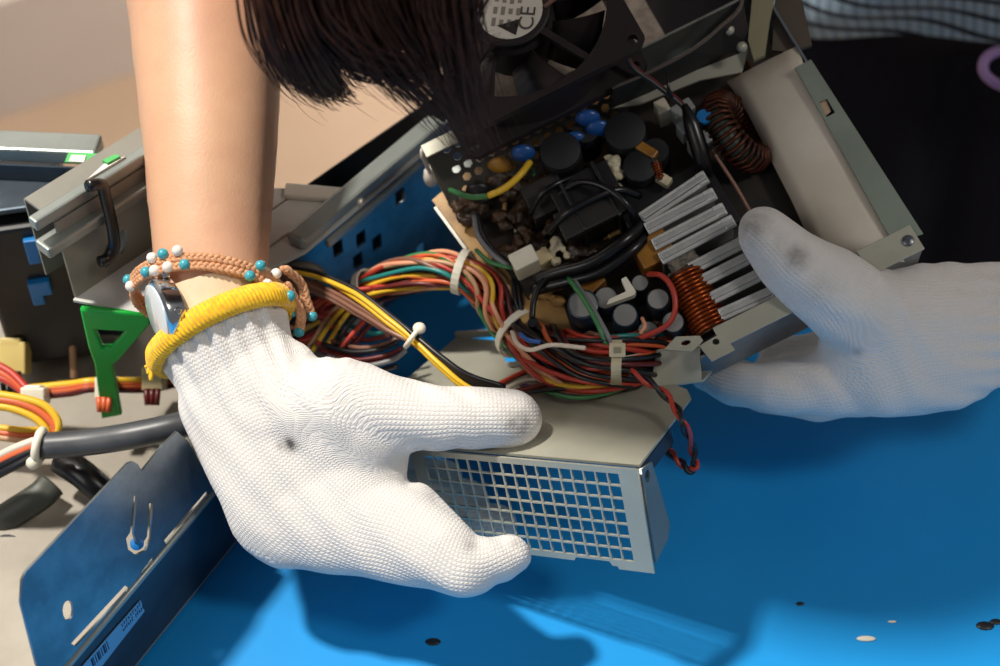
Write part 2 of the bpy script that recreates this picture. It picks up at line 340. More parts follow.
# drive cage
c0, c1 = Z(75, 297, ZS), Z(215, 204, ZS); cd = (c1-c0); cl = cd.length; cd.normalize(); cn = V((-cd.y, cd.x, 0)); ch = .040
cageg = mat('cage_steel', '8f8d84', .45, .35, col2='838178', nscale=25)
sl = []
for cx, cz in ((.018, .010), (.026, .012)): sl.append(ellipse(cx, cz, .002, .006, 12, -.3))
sheet('cage_wall', [(0, 0), (cl, 0), (cl, ch), (0, ch)], sl, c0, cd, V((0, 0, 1)), .0012, cageg, pc)
b = MB(); b.hexa([c0+V((0, 0, ch)), c1+V((0, 0, ch)), c1+cn*.018+V((0, 0, ch)), c0+cn*.018+V((0, 0, ch))], V((0, 0, .0012))); b.build('cage_top', cageg, pc)
for dz, off in ((ch+.001, -.001), (ch-.011, -.0045)):
    p, q = c0+V((0, 0, dz))-cd*.008, c1+V((0, 0, dz)); b = MB(); b.hexa([p-cn*(-off), q-cn*(-off), q+cn*.004, p+cn*.004], V((0, 0, .005))); b.build('cage_rail', greysteel, pc, bevel=.001)
b = MB(); b.hexa([c0+cn*.018, c1+cn*.018, c1+cn*.019, c0+cn*.019], V((0, 0, ch))); b.build('cage_inner_wall', cageg, pc)
b = MB(); b.prism([Z(88, 181, ZS+ch+.006), Z(118, 163, ZS+ch+.006), Z(126, 158, ZS+ch+.006), Z(104, 166, ZS+ch+.006)], V((0, 0, .001))); b.build('cage_lit_patch', mat('matte_white', 'e4e0d6', .7), pc)  # bright strip on the cage top, its light put into the colour
b = MB(); b.prism([Z(103, 163, ZS+ch+.0065), Z(116, 157, ZS+ch+.0065), Z(121, 159, ZS+ch+.0065), Z(108, 166, ZS+ch+.0065)], V((0, 0, .0015))); b.build('cage_lit_patch', mat('bright_green', '4fb463', .6), pc)  # green-lit spot, painted as a green patch
b = MB(); b.tube(catmull([plane(x, y, c0-cn*.008, cn) for x, y in ((88, 186), (101, 185), (106, 200), (112, 225), (114, 246), (108, 258), (100, 262))], 5), .0024, 8); tag(b.build('cable', blackr, smooth=3), 'short black cable hanging over the rails of the grey drive cage', 'cable')
# black drive and rear rail
k0, k1 = Z(-40, 160, .105), Z(98, 166, .105); kd = (k1-k0).normalized(); kn = V((-kd.y, kd.x, 0))
b = MB(); b.hexa([k0, k1, k1+kn*.012, k0+kn*.012], V((0, 0, .007))); b.build('rear_rail', greysteel, pc, bevel=.001)
b = MB(); b.hexa([k0-kn*.002, k1-kn*.002, k1-kn*.001, k0-kn*.001], V((0, 0, -.10))); b.build('rear_wall', darkst, pc)
b = MB(); g0 = Z(65, 163, .1125); b.hexa([g0, g0+kd*.012, g0+kd*.012+kn*.006, g0+kn*.006], V((0, 0, .0006))); b.build('rail_label', mat('bright_green', '4fb463', .6), pc)
b = MB(); g0 = Z(69, 162, .1132); b.hexa([g0, g0+kd*.006, g0+kd*.006+kn*.004, g0+kn*.004], V((0, 0, .0004))); b.build('rail_label', mat('matte_white', 'e4e0d6', .7), pc)
dr = empty('optical_drive', Z(20, 300, .02), 'black drive box with blue sockets inside the case beyond the drive cage', 'drive')
d0, d1 = Z(-30, 235, .09), Z(62, 222, .09); dd = (d1-d0).normalized(); dn = V((-dd.y, dd.x, 0))
b = MB(); b.hexa([d0, d1, d1+dn*.05, d0+dn*.05], V((0, 0, -.08))); b.build('drive_body', blackp, dr, bevel=.002)
for px, py in ((36, 243), (40, 285)):
    c = plane(px, py, d0, dn)-dn*.003; b = MB(); b.cbox(c, dd, V((0, 0, 1)), dn, .009, .008, .004); b.cbox(c-dd*.002-V((0, 0, .006)), dd, V((0, 0, 1)), dn, .005, .006, .004); b.build('blue_socket', blueel, dr, bevel=.0006)
b = MB(); b.hexa([d0+V((0, 0, .004))+dn*.004, d1+V((0, 0, .004))+dn*.004, d1+V((0, 0, .004))+dn*.03, d0+V((0, 0, .004))+dn*.03], V((0, 0, .003))); b.build('drive_lid', darkst, dr, bevel=.001)
# green bracket standing under the shelf
gp = Z(84, 311, ZS-.002); gx = (Z(147, 316, ZS-.002)-gp).normalized(); gy = V((0, 0, 1)); gn = gx.cross(gy)
def GX(x, y): return in2d(plane(x, y, gp, gn), gp, gx, gy)
go = [GX(*p) for p in ((83, 309), (148, 314), (149, 321), (118, 357), (111, 362), (120, 412), (104, 415), (97, 362), (91, 345))]
gh = [GX(*p) for p in ((93, 326), (130, 328), (113, 347), (101, 347))]
sheet('green_bracket', go, [gh], gp, gx, gy, .003, greenp, pc, bevel=.0008)
# case clutter: separate cables
def cable(name, pts, r, m, label, group=None, n=6, parent=None, sides=8):
    b = MB(); b.tube(catmull(pts, n), r, sides); o = b.build(name, m, parent, smooth=3)
    if not parent: tag(o, label, 'cable', group)
    return o
tc_ = empty('thick_cable', Z(100, 445, .05), 'thick dark grey cable running from the cream tie to the white glove', 'cable')
def D(x, y, d): return P(x, y, d)
cable('cable_sheath', [D(42, 446, .63), D(90, 442, .628), D(140, 434, .625), D(200, 420, .63), D(260, 400, .66)], .0053, mat('grey_sheath', '4a4c50', .4, col2='3c3e42', nscale=70), None, parent=tc_)
for k, (m, o) in enumerate((('black', 0), ('black', 5), ('white', -7), ('orange', -3))): cable('core_wire', [D(50, 446+o, .629), D(36, 449+o*1.2, .63), D(10, 461+o*1.5, .632), D(-30, 482+o*1.5, .64)], .0017, WIRE[m], None, parent=tc_)
b = MB(); b.tube([D(40, 446, .63)+UP*.0062*math.cos(a*.628)+FW*.0062*math.sin(a*.628)+RT*.001*math.cos(a*.628) for a in range(10)], .0018, 6, closed=True); b.ball(D(33, 463, .627), .0028, 2); b.build('cable_tie', whitep, tc_, smooth=3)
yl = [[(-20, 398), (15, 402), (40, 412), (55, 428), (50, 440), (38, 444)], [(-20, 405), (10, 408), (35, 418), (47, 432), (40, 440)], [(-20, 392), (20, 398), (45, 406), (58, 422), (54, 438)]]
for k, pts in enumerate(yl): cable('loose_wire', [D(x, y, .645) for x, y in pts], .0017, WIRE[('orange', 'yellow', 'yellow')[k]], ['orange wire looping into the cream tie at the far left', 'inner yellow wire of the loop at the far left', 'outer yellow wire of the loop at the far left'][k], 'looped wires at the far left')
for k in range(4): cable('loose_wire', [D(30, 388+k*3, .672), D(70, 384+k*3, .668), D(95, 381+k*2.5, .665), D(150, 380+k*3, .68), D(200, 372+k*2, .70)], .0016, WIRE[('yellow', 'orange', 'orange', 'maroon')[k]], ['yellow wire running behind the green bracket, topmost of its flat run', 'orange wire just under the yellow one behind the green bracket', 'lower orange wire behind the green bracket', 'dark red wire lowest in the run behind the green bracket'][k], 'flat wires behind the green bracket')
for k in range(3): cable('loose_wire', [D(-20, 425+k*5, .66), D(25, 430+k*5, .66), D(60, 428+k*4, .665)], .0014, WIRE[('yellow', 'orange', 'tan')[k]], ['thin yellow wire under the loop at the left edge', 'thin orange wire under the loop at the left edge', 'thin tan wire under the loop at the left edge'][k], 'thin wires at the left edge')
for k in range(3): cable('loose_wire', [D(-15, 360+k*6, .68), D(10, 372+k*5, .676), D(30, 392+k*3, .67)], .0018, WIRE[('red', 'orange', 'red')[k]], ['upper red wire below the cream connector at the left edge', 'orange wire between two red ones at the left edge', 'lower red wire below the cream connector at the left edge'][k], 'red wires at the left edge')
cable('loop_cable', [D(22, 330, .70), D(14, 300, .70), D(20, 272, .70), D(40, 256, .70), D(60, 262, .70), D(76, 290, .70), D(95, 330, .70)], .0036, blackr, 'black cable arching in a loop below the blue sockets')
cable('loop_cable', [D(-10, 262, .705), D(20, 258, .705), D(45, 268, .705), D(60, 300, .705)], .0026, blackr, 'thinner black cable arching at the left edge under the drive')
cable('flat_cable', [D(72, 296, .71), D(72, 330, .705), D(74, 378, .70)], .0016, WIRE['tan'], 'tan wire hanging straight down beside the green bracket')
b = MB(); b.tube(catmull([D(18, 318, .70), D(40, 312, .70), D(62, 298, .705), D(74, 296, .71)], 6), .0062, 8, flat=.35); tag(b.build('ribbon_cable', mat('tan_ribbon', '9a8661', .6, col2='8a7653', nscale=80), smooth=3), 'tan flat ribbon cable beside the looped black cable', 'cable')
def connector(px, py, d, w, h, m, label, dep=.010, sub=None):
    o = empty('wire_connector', D(px, py, d), label, 'connector', 'connectors inside the computer case'); c = D(px, py, d)
    b = MB(); b.cbox(c, RT, UP, FW, w, h, dep); b.cbox(c+UP*h*.5, RT, UP, FW, w*.7, h*.25, dep*.7); b.build('housing', m, o, bevel=.0007)
    b = MB()
    for k in range(3): b.tube([c-UP*h*.4+RT*w*(k-1)*.28, c-UP*h*1.1+RT*w*(k-1)*.2], .0013, 6)
    b.build('lead', sub or blackr, o, smooth=3)
connector(10, 358, .69, .013, .014, mat('cream_yellow_plastic', 'cdb76f', .5), 'cream yellow connector with black leads at the left edge', sub=blackr)
connector(104, 388, .662, .008, .009, whitep, 'small white connector just left of the green bracket', sub=WIRE['orange'])
connector(32, 396, .66, .010, .007, whitep, 'small white connector on the red wires at the left', sub=WIRE['red'])
connector(152, 379, .675, .009, .010, creamp, 'pale connector behind the wrist by the yellow glove cuff', sub=WIRE['maroon'])
cable('dark_cable', [D(62, 462, .655), D(82, 474, .65), D(100, 490, .65), D(120, 505, .655)], .0062, blackr, 'short fat black cable under the thick grey cable')
lv = empty('case_latch', D(20, 530, .66), 'dark grey latch lever at the left edge beside the tilted panel', 'latch')
b = MB(); b.tube(catmull([D(-20, 535, .655), D(15, 512, .652), D(40, 496, .652), D(52, 484, .655)], 6), .006, 8, flat=.5); b.build('lever', mat('dark_grey_plastic', '3d4038', .5, col2='33352f', nscale=50), lv, smooth=3)
b = MB(); b.lathe(D(8, 556, .648), -FW, [(0, .0001), (0, .003), (.002, .003), (.0028, .002)]); b.lathe(D(8, 556, .651), -FW, [(0, .0001), (0, .009), (.002, .009)]); b.build('pivot_screw', screwm, lv, smooth=.6)
# ------------------------------------------------------------------ power supply: tray, board, harness
ps = empty('power_supply', T(.075, .06, -.032), 'opened computer power supply with exposed board held between two white gloves', 'power supply')
W3 = -.030; U1, V1 = .150, .129
b = MB(); b.prism([T(0, .035, W3), T(.06, .025, W3), T(.06, 0, W3), T(U1, 0, W3), T(U1, V1, W3), T(0, V1, W3)], TW*-.001); b.build('tray_floor', greysteel, ps)
# front wall with folded lip, right wall with inward lip, perforated rear wall
b = MB(); b.box(T(.058, 0, W3), TU*(U1-.058), TW*-W3, TV*.001); b.build('front_wall', galv, ps)
p0 = tuv(TP(722, 346, 0))[0]
b = MB(); b.box(T(p0, 0, 0), TU*(.137-p0), TV*.0085, TW*.001); b.build('front_lip', beige, ps, bevel=.0003)
b = MB(); b.box(T(U1, 0, W3), TV*V1, TW*-W3, TU*.001); b.build('side_wall', galv, ps)
cpx = [TP(*p) for p in ((866, 252), (890, 238), (921, 232), (926, 247), (900, 259))]
b = MB(); b.box(T(.1285, -.001, .0012), TU*.0225, TV*.011, TW*.001); b.build('corner_plate', beige, ps, bevel=.0003)
b = MB(); sc_ = TP(908, 241, .0022); b.lathe(sc_, TW, [(0, .0022), (.0008, .0022), (.0012, .0014)], 16); b.cbox(sc_+TW*.0012, TU, TV, TW, .0024, .0005, .0001); b.cbox(sc_+TW*.0012, TU, TV, TW, .0005, .0024, .0001); b.build('screw', screwm, ps, smooth=.6)
lo_ = [(p.dot(TU)-TO.dot(TU), p.dot(TV)-TO.dot(TV)) for p in (TP(x, y, .0005) for x, y in ((795, 68), (811, 60), (923, 234), (893, 243)))]
hs = [(p.dot(TU)-TO.dot(TU), p.dot(TV)-TO.dot(TV)) for p in (TP(x, y, .0005) for x, y in ((819, 103), (827, 99), (835, 113), (826, 118)))]
greenish = mat('greenish_steel', '8c968a', .42, .4, col2='7f897e', nscale=30)
sheet('side_lip', lo_, [hs], TO+TW*.0005, TU, TV, .001, greenish, ps)
b = MB(); b.prism([TP(x, y, -.001) for x, y in ((818, 104), (826, 100), (831, 112), (825, 117))], TW*.0006); b.build('lip_tab', mat('tan_tab', 'b49a80', .5), ps)
# rear wall: perforated, narrow; only its left half stands
hx = []; rw0, rw1 = 0, .082; gY = (TV*-.024+TW*-.0205); gL = gY.length; gY.normalize()
for r in range(6):
    for c in range(14): hx.append(ellipse(.009+c*.0052+(r % 2)*.0026, .0045+r*.0047, .0019, .0019, 6, .52))
sheet('rear_grille', [(rw0, 0), (rw1, 0), (rw1, gL), (.004, gL), (0, gL-.004)], hx, T(0, V1, -.0006), TU, gY, .001, mat('grille_dark', '4a4842', .45, .5), ps)
b = MB(); b.box(T(rw0, V1+.001, -.0005), TU*rw1, TV*-.006, TW*.001); b.build('rear_lip', beige, ps, bevel=.0003)
b = MB(); b.box(T(.082, V1, W3), TU*(U1-.082), TW*.022, TV*.001); b.build('rear_wall', greysteel, ps)
b = MB(); q = T(0, V1, -.002); b.tube([q, q-TW*.006-TU*.001, q-TW*.022-TU*.0008], .0010, 6); b.ball(q-TW*.026-TU*.001, .0042, 2, (.8, .8, 1.4)); b.build('hanging_stud', mat('pale_stud', 'cfc9bd', .4), ps, smooth=3)
# board
BW = -.0235
bq = [TP(432, 200, BW), TP(520, 318, BW), TP(548, 362, BW), T(.137, .010, BW), T(.137, .124, BW), T(.02, .124, BW)]
b = MB(); b.prism(bq, TW*-.0016); board = b.build('circuit_board', pcbm, ps)
coat = mat('board_shade_brown', '2a2017', .5, col2='14100c', nscale=45)  # dark layer paints the shade over most of the board
b = MB(); b.prism([TP(470, 196, BW), TP(478, 236, BW), TP(520, 288, BW), TP(528, 300, BW), TP(560, 296, BW), TP(572, 330, BW), TP(590, 352, BW), T(.136, .011, BW), T(.136, .123, BW), T(.085, .123, BW), T(.08, .098, BW), T(.03, .102, BW)], TW*.0004); b.build('board_shade', coat, board)  # dark layer standing for the shade on the board
b = MB(); e0, e1 = TP(437, 208, BW), TP(497, 290, BW); ed = (e1-e0); b.box(e0-TU*.0012, ed, TU*.0012, TW*.002); b.build('board_edge_strip', whitep, board)
def cyl(name, px, py, wt, r, m, capm=None, w0=BW, sides=20):
    c = TP(px, py, wt); u, v, w = tuv(c); o = T(u, v, w0); b = MB(); h = wt-w0
    b.lathe(o, TW, [(0, r*.96), (.0006, r), (h*.86, r), (h*.89, r*.93), (h*.92, r), (h-.0004, r*.98), (h, r*.9)], sides); ob = b.build(name, m, board, smooth=.7)
    if capm:
        b = MB(); b.lathe(o+TW*h, TW, [(-.0002, r*.86), (.0002, r*.84)], sides); b.cbox(o+TW*(h+.0002), TU, TV, TW, r*1.3, .0003, .0001); b.cbox(o+TW*(h+.0002), TU, TV, TW, .0003, r*1.3, .0001)
        c_ = b.build(name+'_top', capm, None); M_ = c_.location.copy(); c_.parent = board; c_.location = M_-wpos(board)
    return ob
capg = mat('capacitor_top', '9a9a98', .4, .4); sleeve = mat('capacitor_sleeve', '1a1c22', .35, col2='20242c', nscale=60); sleeveb = mat('capacitor_sleeve_blue', '233648', .35)
for px, py, wt, r in ((658, 299, -.002, .0046), (673, 322, -.004, .0046), (583, 304, -.006, .0062), (640, 283, -.006, .0036), (648, 331, -.010, .0044), (625, 315, -.008, .0052), (606, 298, -.008, .005), (533, 322, -.016, .0022), (545, 331, -.017, .0026)):
    cyl('capacitor', px, py, wt, r, sleeveb if py in (304, 315) else sleeve, capg if r > .003 else None)
for px, py, wt, r in ((560, 150, .0, .009), (625, 130, .002, .009), (640, 165, .0, .0075), (655, 150, -.004, .006), (585, 130, -.002, .006)): cyl('capacitor', px, py, wt-.002, r*.92, mat('matte_black_sleeve', '121316', .65), None)
# transformers
def block(name, px, py, wt, sx, sy, sz, m, rot=0, bev=.0006, par=None, X=None):
    c = TP(px, py, wt-sz); Xr = TU*math.cos(rot)+TV*math.sin(rot); Yr = TV*math.cos(rot)-TU*math.sin(rot)
    b = MB(); b.cbox(c, Xr, Yr, TW, sx, sy, sz); return b.build(name, m, par or board, bevel=bev)
tr = block('transformer', 592, 215, -.002, .026, .022, .021, blackp); tw_ = block('transformer_tape', 592, 215, .0, .028, .012, .004, mat('dark_tape', '23201f', .5), par=board)
block('transformer', 548, 207, -.009, .016, .015, .013, mat('ferrite', '2a2624', .6)); block('transformer', 655, 262, -.004, .014, .012, .016, mat('amber_tape', '9a6a22', .4, col2='7b4f16', nscale=80)); block('transformer', 590, 288, -.010, .010, .010, .010, mat('amber_tape', '9a6a22', .4), .3)
block('ferrite_core', 690, 215, -.012, .03, .03, .010, blackp)
block('board_connector', 527, 268, -.006, .0105, .0075, .013, whitep, .0); block('board_connector', 545, 262, -.012, .006, .006, .008, creamp, .1)
block('board_shadow_box', 640, 205, -.010, .02, .03, .011, blackp).name = 'shadow_box'  # black box put in to stand for shade on the board
for dx, dy in ((-1, 0), (1, 0)): block('bobbin_flange', 592+dx*17, 215-dx*7, .0005, .0016, .026, .022, blackp)
for k, (pts, r) in enumerate([(((548, 232, -.004), (566, 214, .003), (590, 200, .004), (618, 190, .002), (640, 196, -.004)), .0016), (((556, 196, -.004), (580, 182, .002), (606, 188, .004), (628, 206, .002), (634, 222, -.005)), .0014), (((530, 214, -.008), (540, 196, -.001), (556, 184, .0), (576, 176, -.004)), .0012)]):
    b = MB(); b.tube(catmull([TP(*p) for p in pts], 6), r, 8); b.build('jumper_lead', blackr, board, smooth=3)
# white L bracket
pts = [TP(x, y, -.002) for x, y in ((606, 305), (609, 299), (626, 291), (621, 279), (626, 276), (636, 291), (634, 295))]
b = MB(); b.prism(pts, TW*-.004); b.build('corner_clip', whitep, board, bevel=.0003)
# glue and gunk
def blob(name, px, py, w, m, rs, n, spread, seed):
    rnd = random.Random(seed); b = MB(); c0 = TP(px, py, w)
    for k in range(n): b.ball(c0+TU*rnd.uniform(-1, 1)*spread+TV*rnd.uniform(-1, 1)*spread+TW*rnd.uniform(-.5, .5)*spread*.5, rs*rnd.uniform(.5, 1.1), 2, (1, rnd.uniform(.7, 1.3), rnd.uniform(.6, 1)))
    o = b.build(name, m, board, smooth=3); md = o.modifiers.new('r', 'REMESH'); md.mode = 'VOXEL'; md.voxel_size = rs*.22; md.use_smooth_shade = True
    tx_ = bpy.data.textures.new('lumps', 'CLOUDS'); tx_.noise_scale = .003; dm = o.modifiers.new('d', 'DISPLACE'); dm.texture = tx_; dm.strength = rs*.9; dm.mid_level = .6
for i, a in enumerate(((515, 215, .008, 14), (540, 235, .007, 10), (492, 190, .006, 9), (505, 245, .006, 9), (565, 185, .006, 8), (470, 205, .006, 10), (525, 190, .006, 8), (580, 245, .006, 8))): blob('brown_residue', a[0], a[1], -.019, gunkm, .0042, a[3], a[2], 20+i)
blob('pale_residue', 556, 252, -.014, gluew, .0028, 7, .0042, 3); blob('pale_residue', 604, 170, -.006, gluew, .0036, 9, .0055, 4); blob('pale_residue', 612, 182, -.007, gluew, .003, 5, .004, 5)
blob('tan_residue', 549, 300, -.021, pcbm, .003, 6, .006, 6); blob('dust_tuft', 681, 258, -.006, dustm, .0028, 16, .0046, 8); blob('dust_tuft', 676, 272, -.008, dustm, .0022, 10, .003, 9)
# disc capacitors, resistors and little parts in countable numbers
for px, py, w, c in ((523, 153, -.004, 'blue'), (588, 118, -.001, 'blue'), (598, 128, -.003, 'blue'), (575, 140, -.006, 'blue'), (500, 165, -.012, 'gold'), (478, 190, -.014, 'black')):
    m = {'blue': mat('disc_blue', '1d4f92', .3), 'gold': mat('disc_gold', 'a8792f', .4), 'black': blackp}[c]; o = TP(px, py, w); b = MB(); b.ball(o, .0050, 3, (1, .45, .8)); b.tube([o-TW*.003, o-TW*.018], .0004, 5); b.build('disc_capacitor', m, board, smooth=3)
rnd = random.Random(5)
for k in range(26):
    u = rnd.uniform(.02, .075); v = rnd.uniform(.06, .118); o = T(u, v, BW+.003); a = rnd.uniform(0, 3); d = TU*math.cos(a)+TV*math.sin(a)
    b = MB(); b.lathe(o-d*.003, d, [(0, .0006), (.0004, .0012), (.0014, .001), (.0046, .001), (.0056, .0012), (.006, .0006)], 10); b.tube([o-d*.003-TW*.003, o-d*.0046, o-d*.003], .0003, 5); b.build('resistor', (mat('resistor_tan', 'b58d56', .5), mat('resistor_green', '3f6d4c', .5), mat('solder_white', 'cfc8ba', .4), gunkm)[k % 4], board, smooth=3)
# coils
def coil(name, a, c, r, turns, m, wire=.0005, core=None, rr=None):
    d = (c-a); L_ = d.length; d.normalize(); n = d.orthogonal().normalized(); q = d.cross(n); b = MB(); N = turns*12
    b.tube([a+d*L_*i/N+(n*math.cos(2*math.pi*i/12)+q*math.sin(2*math.pi*i/12))*r for i in range(N+1)], wire, 5); ob = b.build(name, m, board, smooth=3)
    if core: b = MB(); b.lathe(a-d*.001, d, [(0, r*.9), (L_+.002, r*.9)], 18); b.build('coil_core', core, board, smooth=.6)
    return ob
coil('coil', TP(684, 274, -.006), TP(712, 330, -.008), .0072, 15, copper, .00085, coppdk)
coil('coil', TP(606, 178, -.004), TP(610, 202, -.010), .0020, 7, copper, .0004, coppdk); coil('coil', TP(656, 163, -.002), TP(660, 178, -.004), .0017, 6, copper, .0004, coppdk)
block('small_choke', 647, 153, -.001, .004, .009, .004, mat('amber_tape', '9a6a22', .4), .5); block('small_choke', 664, 182, -.003, .004, .006, .004, gluew, .5)
# toroid leaning by the insulating sheet
tc0 = TP(737, 132, -.014); ta = (TU*.75+TW*.45).normalized(); tx = TV; ty = ta.cross(tx); b = MB(); N = 34
for k in range(N):
    a = 2*math.pi*k/N; rad = tx*math.cos(a)+ty*math.sin(a); ctr = tc0+rad*.0135
    b.tube([ctr+(rad*math.cos(t*.785)*.0048+ta*math.sin(t*.785)*.0062) for t in range(8)], .00095, 5, closed=True)
b.build('toroid_winding', coppdk, board, smooth=3)
b = MB(); b.tube([tc0+(tx*math.cos(k*.2618)+ty*math.sin(k*.2618))*.0135 for k in range(24)], .0042, 10, closed=True); b.build('toroid_core', mat('ferrite_green', '2c3328', .5), board, smooth=3)
for px, py, rot in ((683, 118, .1), (689, 134, .1), (700, 150, .1)): block('terminal_block', px, py, -.002, .009, .0055, .010, mat('grey_terminal', '8f9290', .45), rot)
cyl('blue_capacitor', 704, 116, .0, .0032, blueel)
block('lit_slot', 663, 120, -.002, .005, .006, .014, mat('lit_slot', 'c9bfa8', .5))  # lit slot in the rear wall, set in as a pale block
# heatsink with its fins
hsr = MB(); hb = [TP(x, y, -.024) for x, y in ((655, 205), (700, 165), (770, 280), (722, 315))]
hsr.prism(hb, TW*.006); hk = hsr.build('heatsink', mat('heatsink_dark', '3a3b3d', .5, .5), ps)
fins = [((638, 213), (703, 170)), ((643, 223), (712, 187)), ((650, 239), (722, 202)), ((657, 253), (731, 214)), ((687, 263), (748, 232)), ((695, 277), (757, 246)), ((707, 293), (768, 263)), ((717, 309), (776, 283))]
for k, (a, c) in enumerate(fins):
    p, q = TP(*a, -.001), TP(*c, -.001); d = q-p; n = d.cross(TW).normalized()
    if n.dot(TV) > 0: n = -n
    tl = TW*.0012*(1 if k else 2)
    b = MB(); b.hexa([p, q, q+n*.0049-tl, p+n*.0049-tl], -TW*.0016); b.hexa([p+d*.02+n*.0012, q-d*.02+n*.0012, q-d*.02+n*.0034, p+d*.02+n*.0034], -TW*.02); b.hexa([p+d*.86+TW*.0004, q-d*.02+TW*.0004, q-d*.02+n*.0046-tl+TW*.0004, p+d*.86+n*.0046-tl+TW*.0004], -TW*.0014)
    b.build('fin', alu, hk, bevel=.0004)
# white insulating sheet between side lip and board
b = MB(); rows = [((728, 78), (799, 46)), ((742, 102), (806, 74)), ((758, 132), (822, 108)), ((774, 165), (846, 155)), ((792, 200), (872, 200)), ((808, 235), (892, 243)), ((818, 262), (905, 262))]
gv = []
for i, (l_, r_) in enumerate(rows):
    pr, pl = TP(*r_, -.001), TP(*l_, -.016)
    for k in range(6):
        t = k/5; gv.append(pl.lerp(pr, t)+TW*.0012*math.sin(math.pi*t)-TW*(.004*max(0, 1-i)*(1-t)))
b.verts(gv, [(i*6+k, i*6+k+1, i*6+k+7, i*6+k+6) for i in range(len(rows)-1) for k in range(5)])
o = b.build('insulating_sheet', sheetm, ps, smooth=3); o['label'] = 'white insulating sheet lining the side wall'
md = o.modifiers.new('t', 'SOLIDIFY'); md.thickness = .0006; md.offset = -1
# rear shaft of folded brackets
b = MB(); b.prism([TP(x, y, .002) for x, y in ((752, 0), (758, -20), (778, -20), (770, 20), (765, 55), (754, 60), (748, 40))], TW*-.002); b.build('bracket', mat('olive_steel', '8f8a6d', .5, .3), ps)
b = MB(); b.prism([TP(x, y, -.004) for x, y in ((775, 0), (800, -10), (812, 45), (790, 52), (772, 50))], TW*-.002); b.build('bracket', mat('brown_steel', '5a5046', .5, .4), ps)
b = MB(); b.tube(catmull([TP(x, y, .012) for x, y in ((612, 88), (650, 72), (692, 50), (722, 26), (740, 8), (744, -20))], 6), .0008, 8); b.build('rear_rim', mat('rim_brown', '4b4038', .5), ps, smooth=3)
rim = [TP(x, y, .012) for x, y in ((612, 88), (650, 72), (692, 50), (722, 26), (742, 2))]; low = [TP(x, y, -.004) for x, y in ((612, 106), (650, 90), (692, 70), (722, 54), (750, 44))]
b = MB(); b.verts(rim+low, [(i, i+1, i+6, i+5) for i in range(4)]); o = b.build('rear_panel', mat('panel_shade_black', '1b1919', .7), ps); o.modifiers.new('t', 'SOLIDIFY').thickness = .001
b = MB()
for px, py in ((729, 30), (742, 47)): b.ball(TP(px, py, .008), .0022, 2)
b.build('rivet', beige, ps, smooth=3)
b = MB(); b.prism([TP(x, y, -.004) for x, y in ((612, 108), (650, 92), (692, 72), (748, 50), (742, 72), (700, 80), (640, 104))], TW*-.001); b.build('inner_flange', beige, ps)
# beige bracket tabs at the front
def tabsheet(name, px, w, holes, m=beige, fr='T'):
    if fr == 'T': o_, X, Y = TO+TW*w, TU, TV; f = lambda x, y: TP(x, y, w)
    else: o_, X, Y = PO+PN*w, PA, PB; f = lambda x, y: PL(x, y, w)
    pr = lambda x, y: in2d(f(x, y), o_, X, Y)
    return sheet(name, [pr(*p) for p in px], [[pr(*p) for p in h] for h in holes], o_, X, Y, .001, m, ps)
def ell(cx, cy, rx, ry, a=0): return ellipse(cx, cy, rx, ry, 14, a)
tabsheet('mounting_tab', [(699, 346), (722, 333), (735, 350), (712, 362)], .0008, [ell(716, 342, 3.6, 3.2)])
tabsheet('mounting_tab', [(664, 350), (676, 337), (700, 336), (703, 341), (692, 352)], .003, [ell(686, 343, 5, 2.6, -.3)])
# ------------------------------------------------------------------ wire harness
def frames(pts):
    n = len(pts); tan = [(pts[min(i+1, n-1)]-pts[max(i-1, 0)]).normalized() for i in range(n)]; nr = tan[0].orthogonal().normalized(); out = []
    for t in tan:
        nr = (nr-t*nr.dot(t)).normalized(); out.append((nr.copy(), t.cross(nr)))
    return out
def plz(x, y, h): return PL(x, y, h)
hp = [TP(690, 334, -.022), TP(656, 353, -.020), plz(612, 364, .013), plz(575, 362, .013), plz(545, 350, .013), plz(522, 332, .014)]
dpl = (hp[-1]-CAM).dot(FW)
hp += [P(503, 306, dpl-.001), P(488, 286, dpl-.001), P(462, 272, dpl+.000), P(432, 270, dpl+.004), P(398, 278, dpl+.012), P(362, 292, dpl+.022), P(332, 306, dpl+.032), P(300, 325, dpl+.044), P(255, 338, dpl+.052)]
cp = catmull(hp, 6); fr = frames(cp); NP = len(cp)
rad_k = [.0100, .0110, .0112, .0112, .0112, .0098, .0100, .0092, .0070, .0075, .0072, .0062, .0078, .009, .010]
def rprof(i):
    t = i/6; k = min(int(t), len(rad_k)-2); return rad_k[k]+(rad_k[k+1]-rad_k[k])*(t-k)
cols = ['orange']*11+['red']*11+['black']*12+['yellow']*3+['salmon']*6+['maroon']*5+['brown', 'brown', 'green', 'teal', 'white', 'purple', 'tan', 'tan']
rnd = random.Random(11); rnd.shuffle(cols)
for k, cn_ in enumerate(cols):
    r0 = math.sqrt((k+.6)/len(cols)); a0 = k*2.39996; tw1 = rnd.uniform(-.04, .04); ph = rnd.uniform(0, 6.28); wob = rnd.uniform(.03, .14); pts = []
    st = rnd.choice([0, 0, 0, 1, 2, 3]); en = NP-rnd.choice([0, 0, 0, 2, 4])
    for i in range(st, en):
        nr, bn = fr[i]; a = a0+.085*i+tw1*i+.35*math.sin(i*.23+ph); rr = rprof(i)*min(1.08, max(.05, r0+wob*math.sin(i*.31+ph*2)))
        pts.append(cp[i]+nr*math.cos(a)*rr+bn*math.sin(a)*rr)
    b = MB(); b.tube(pts, .00104, 7); b.build('wire', WIRE[cn_], ps, smooth=3)
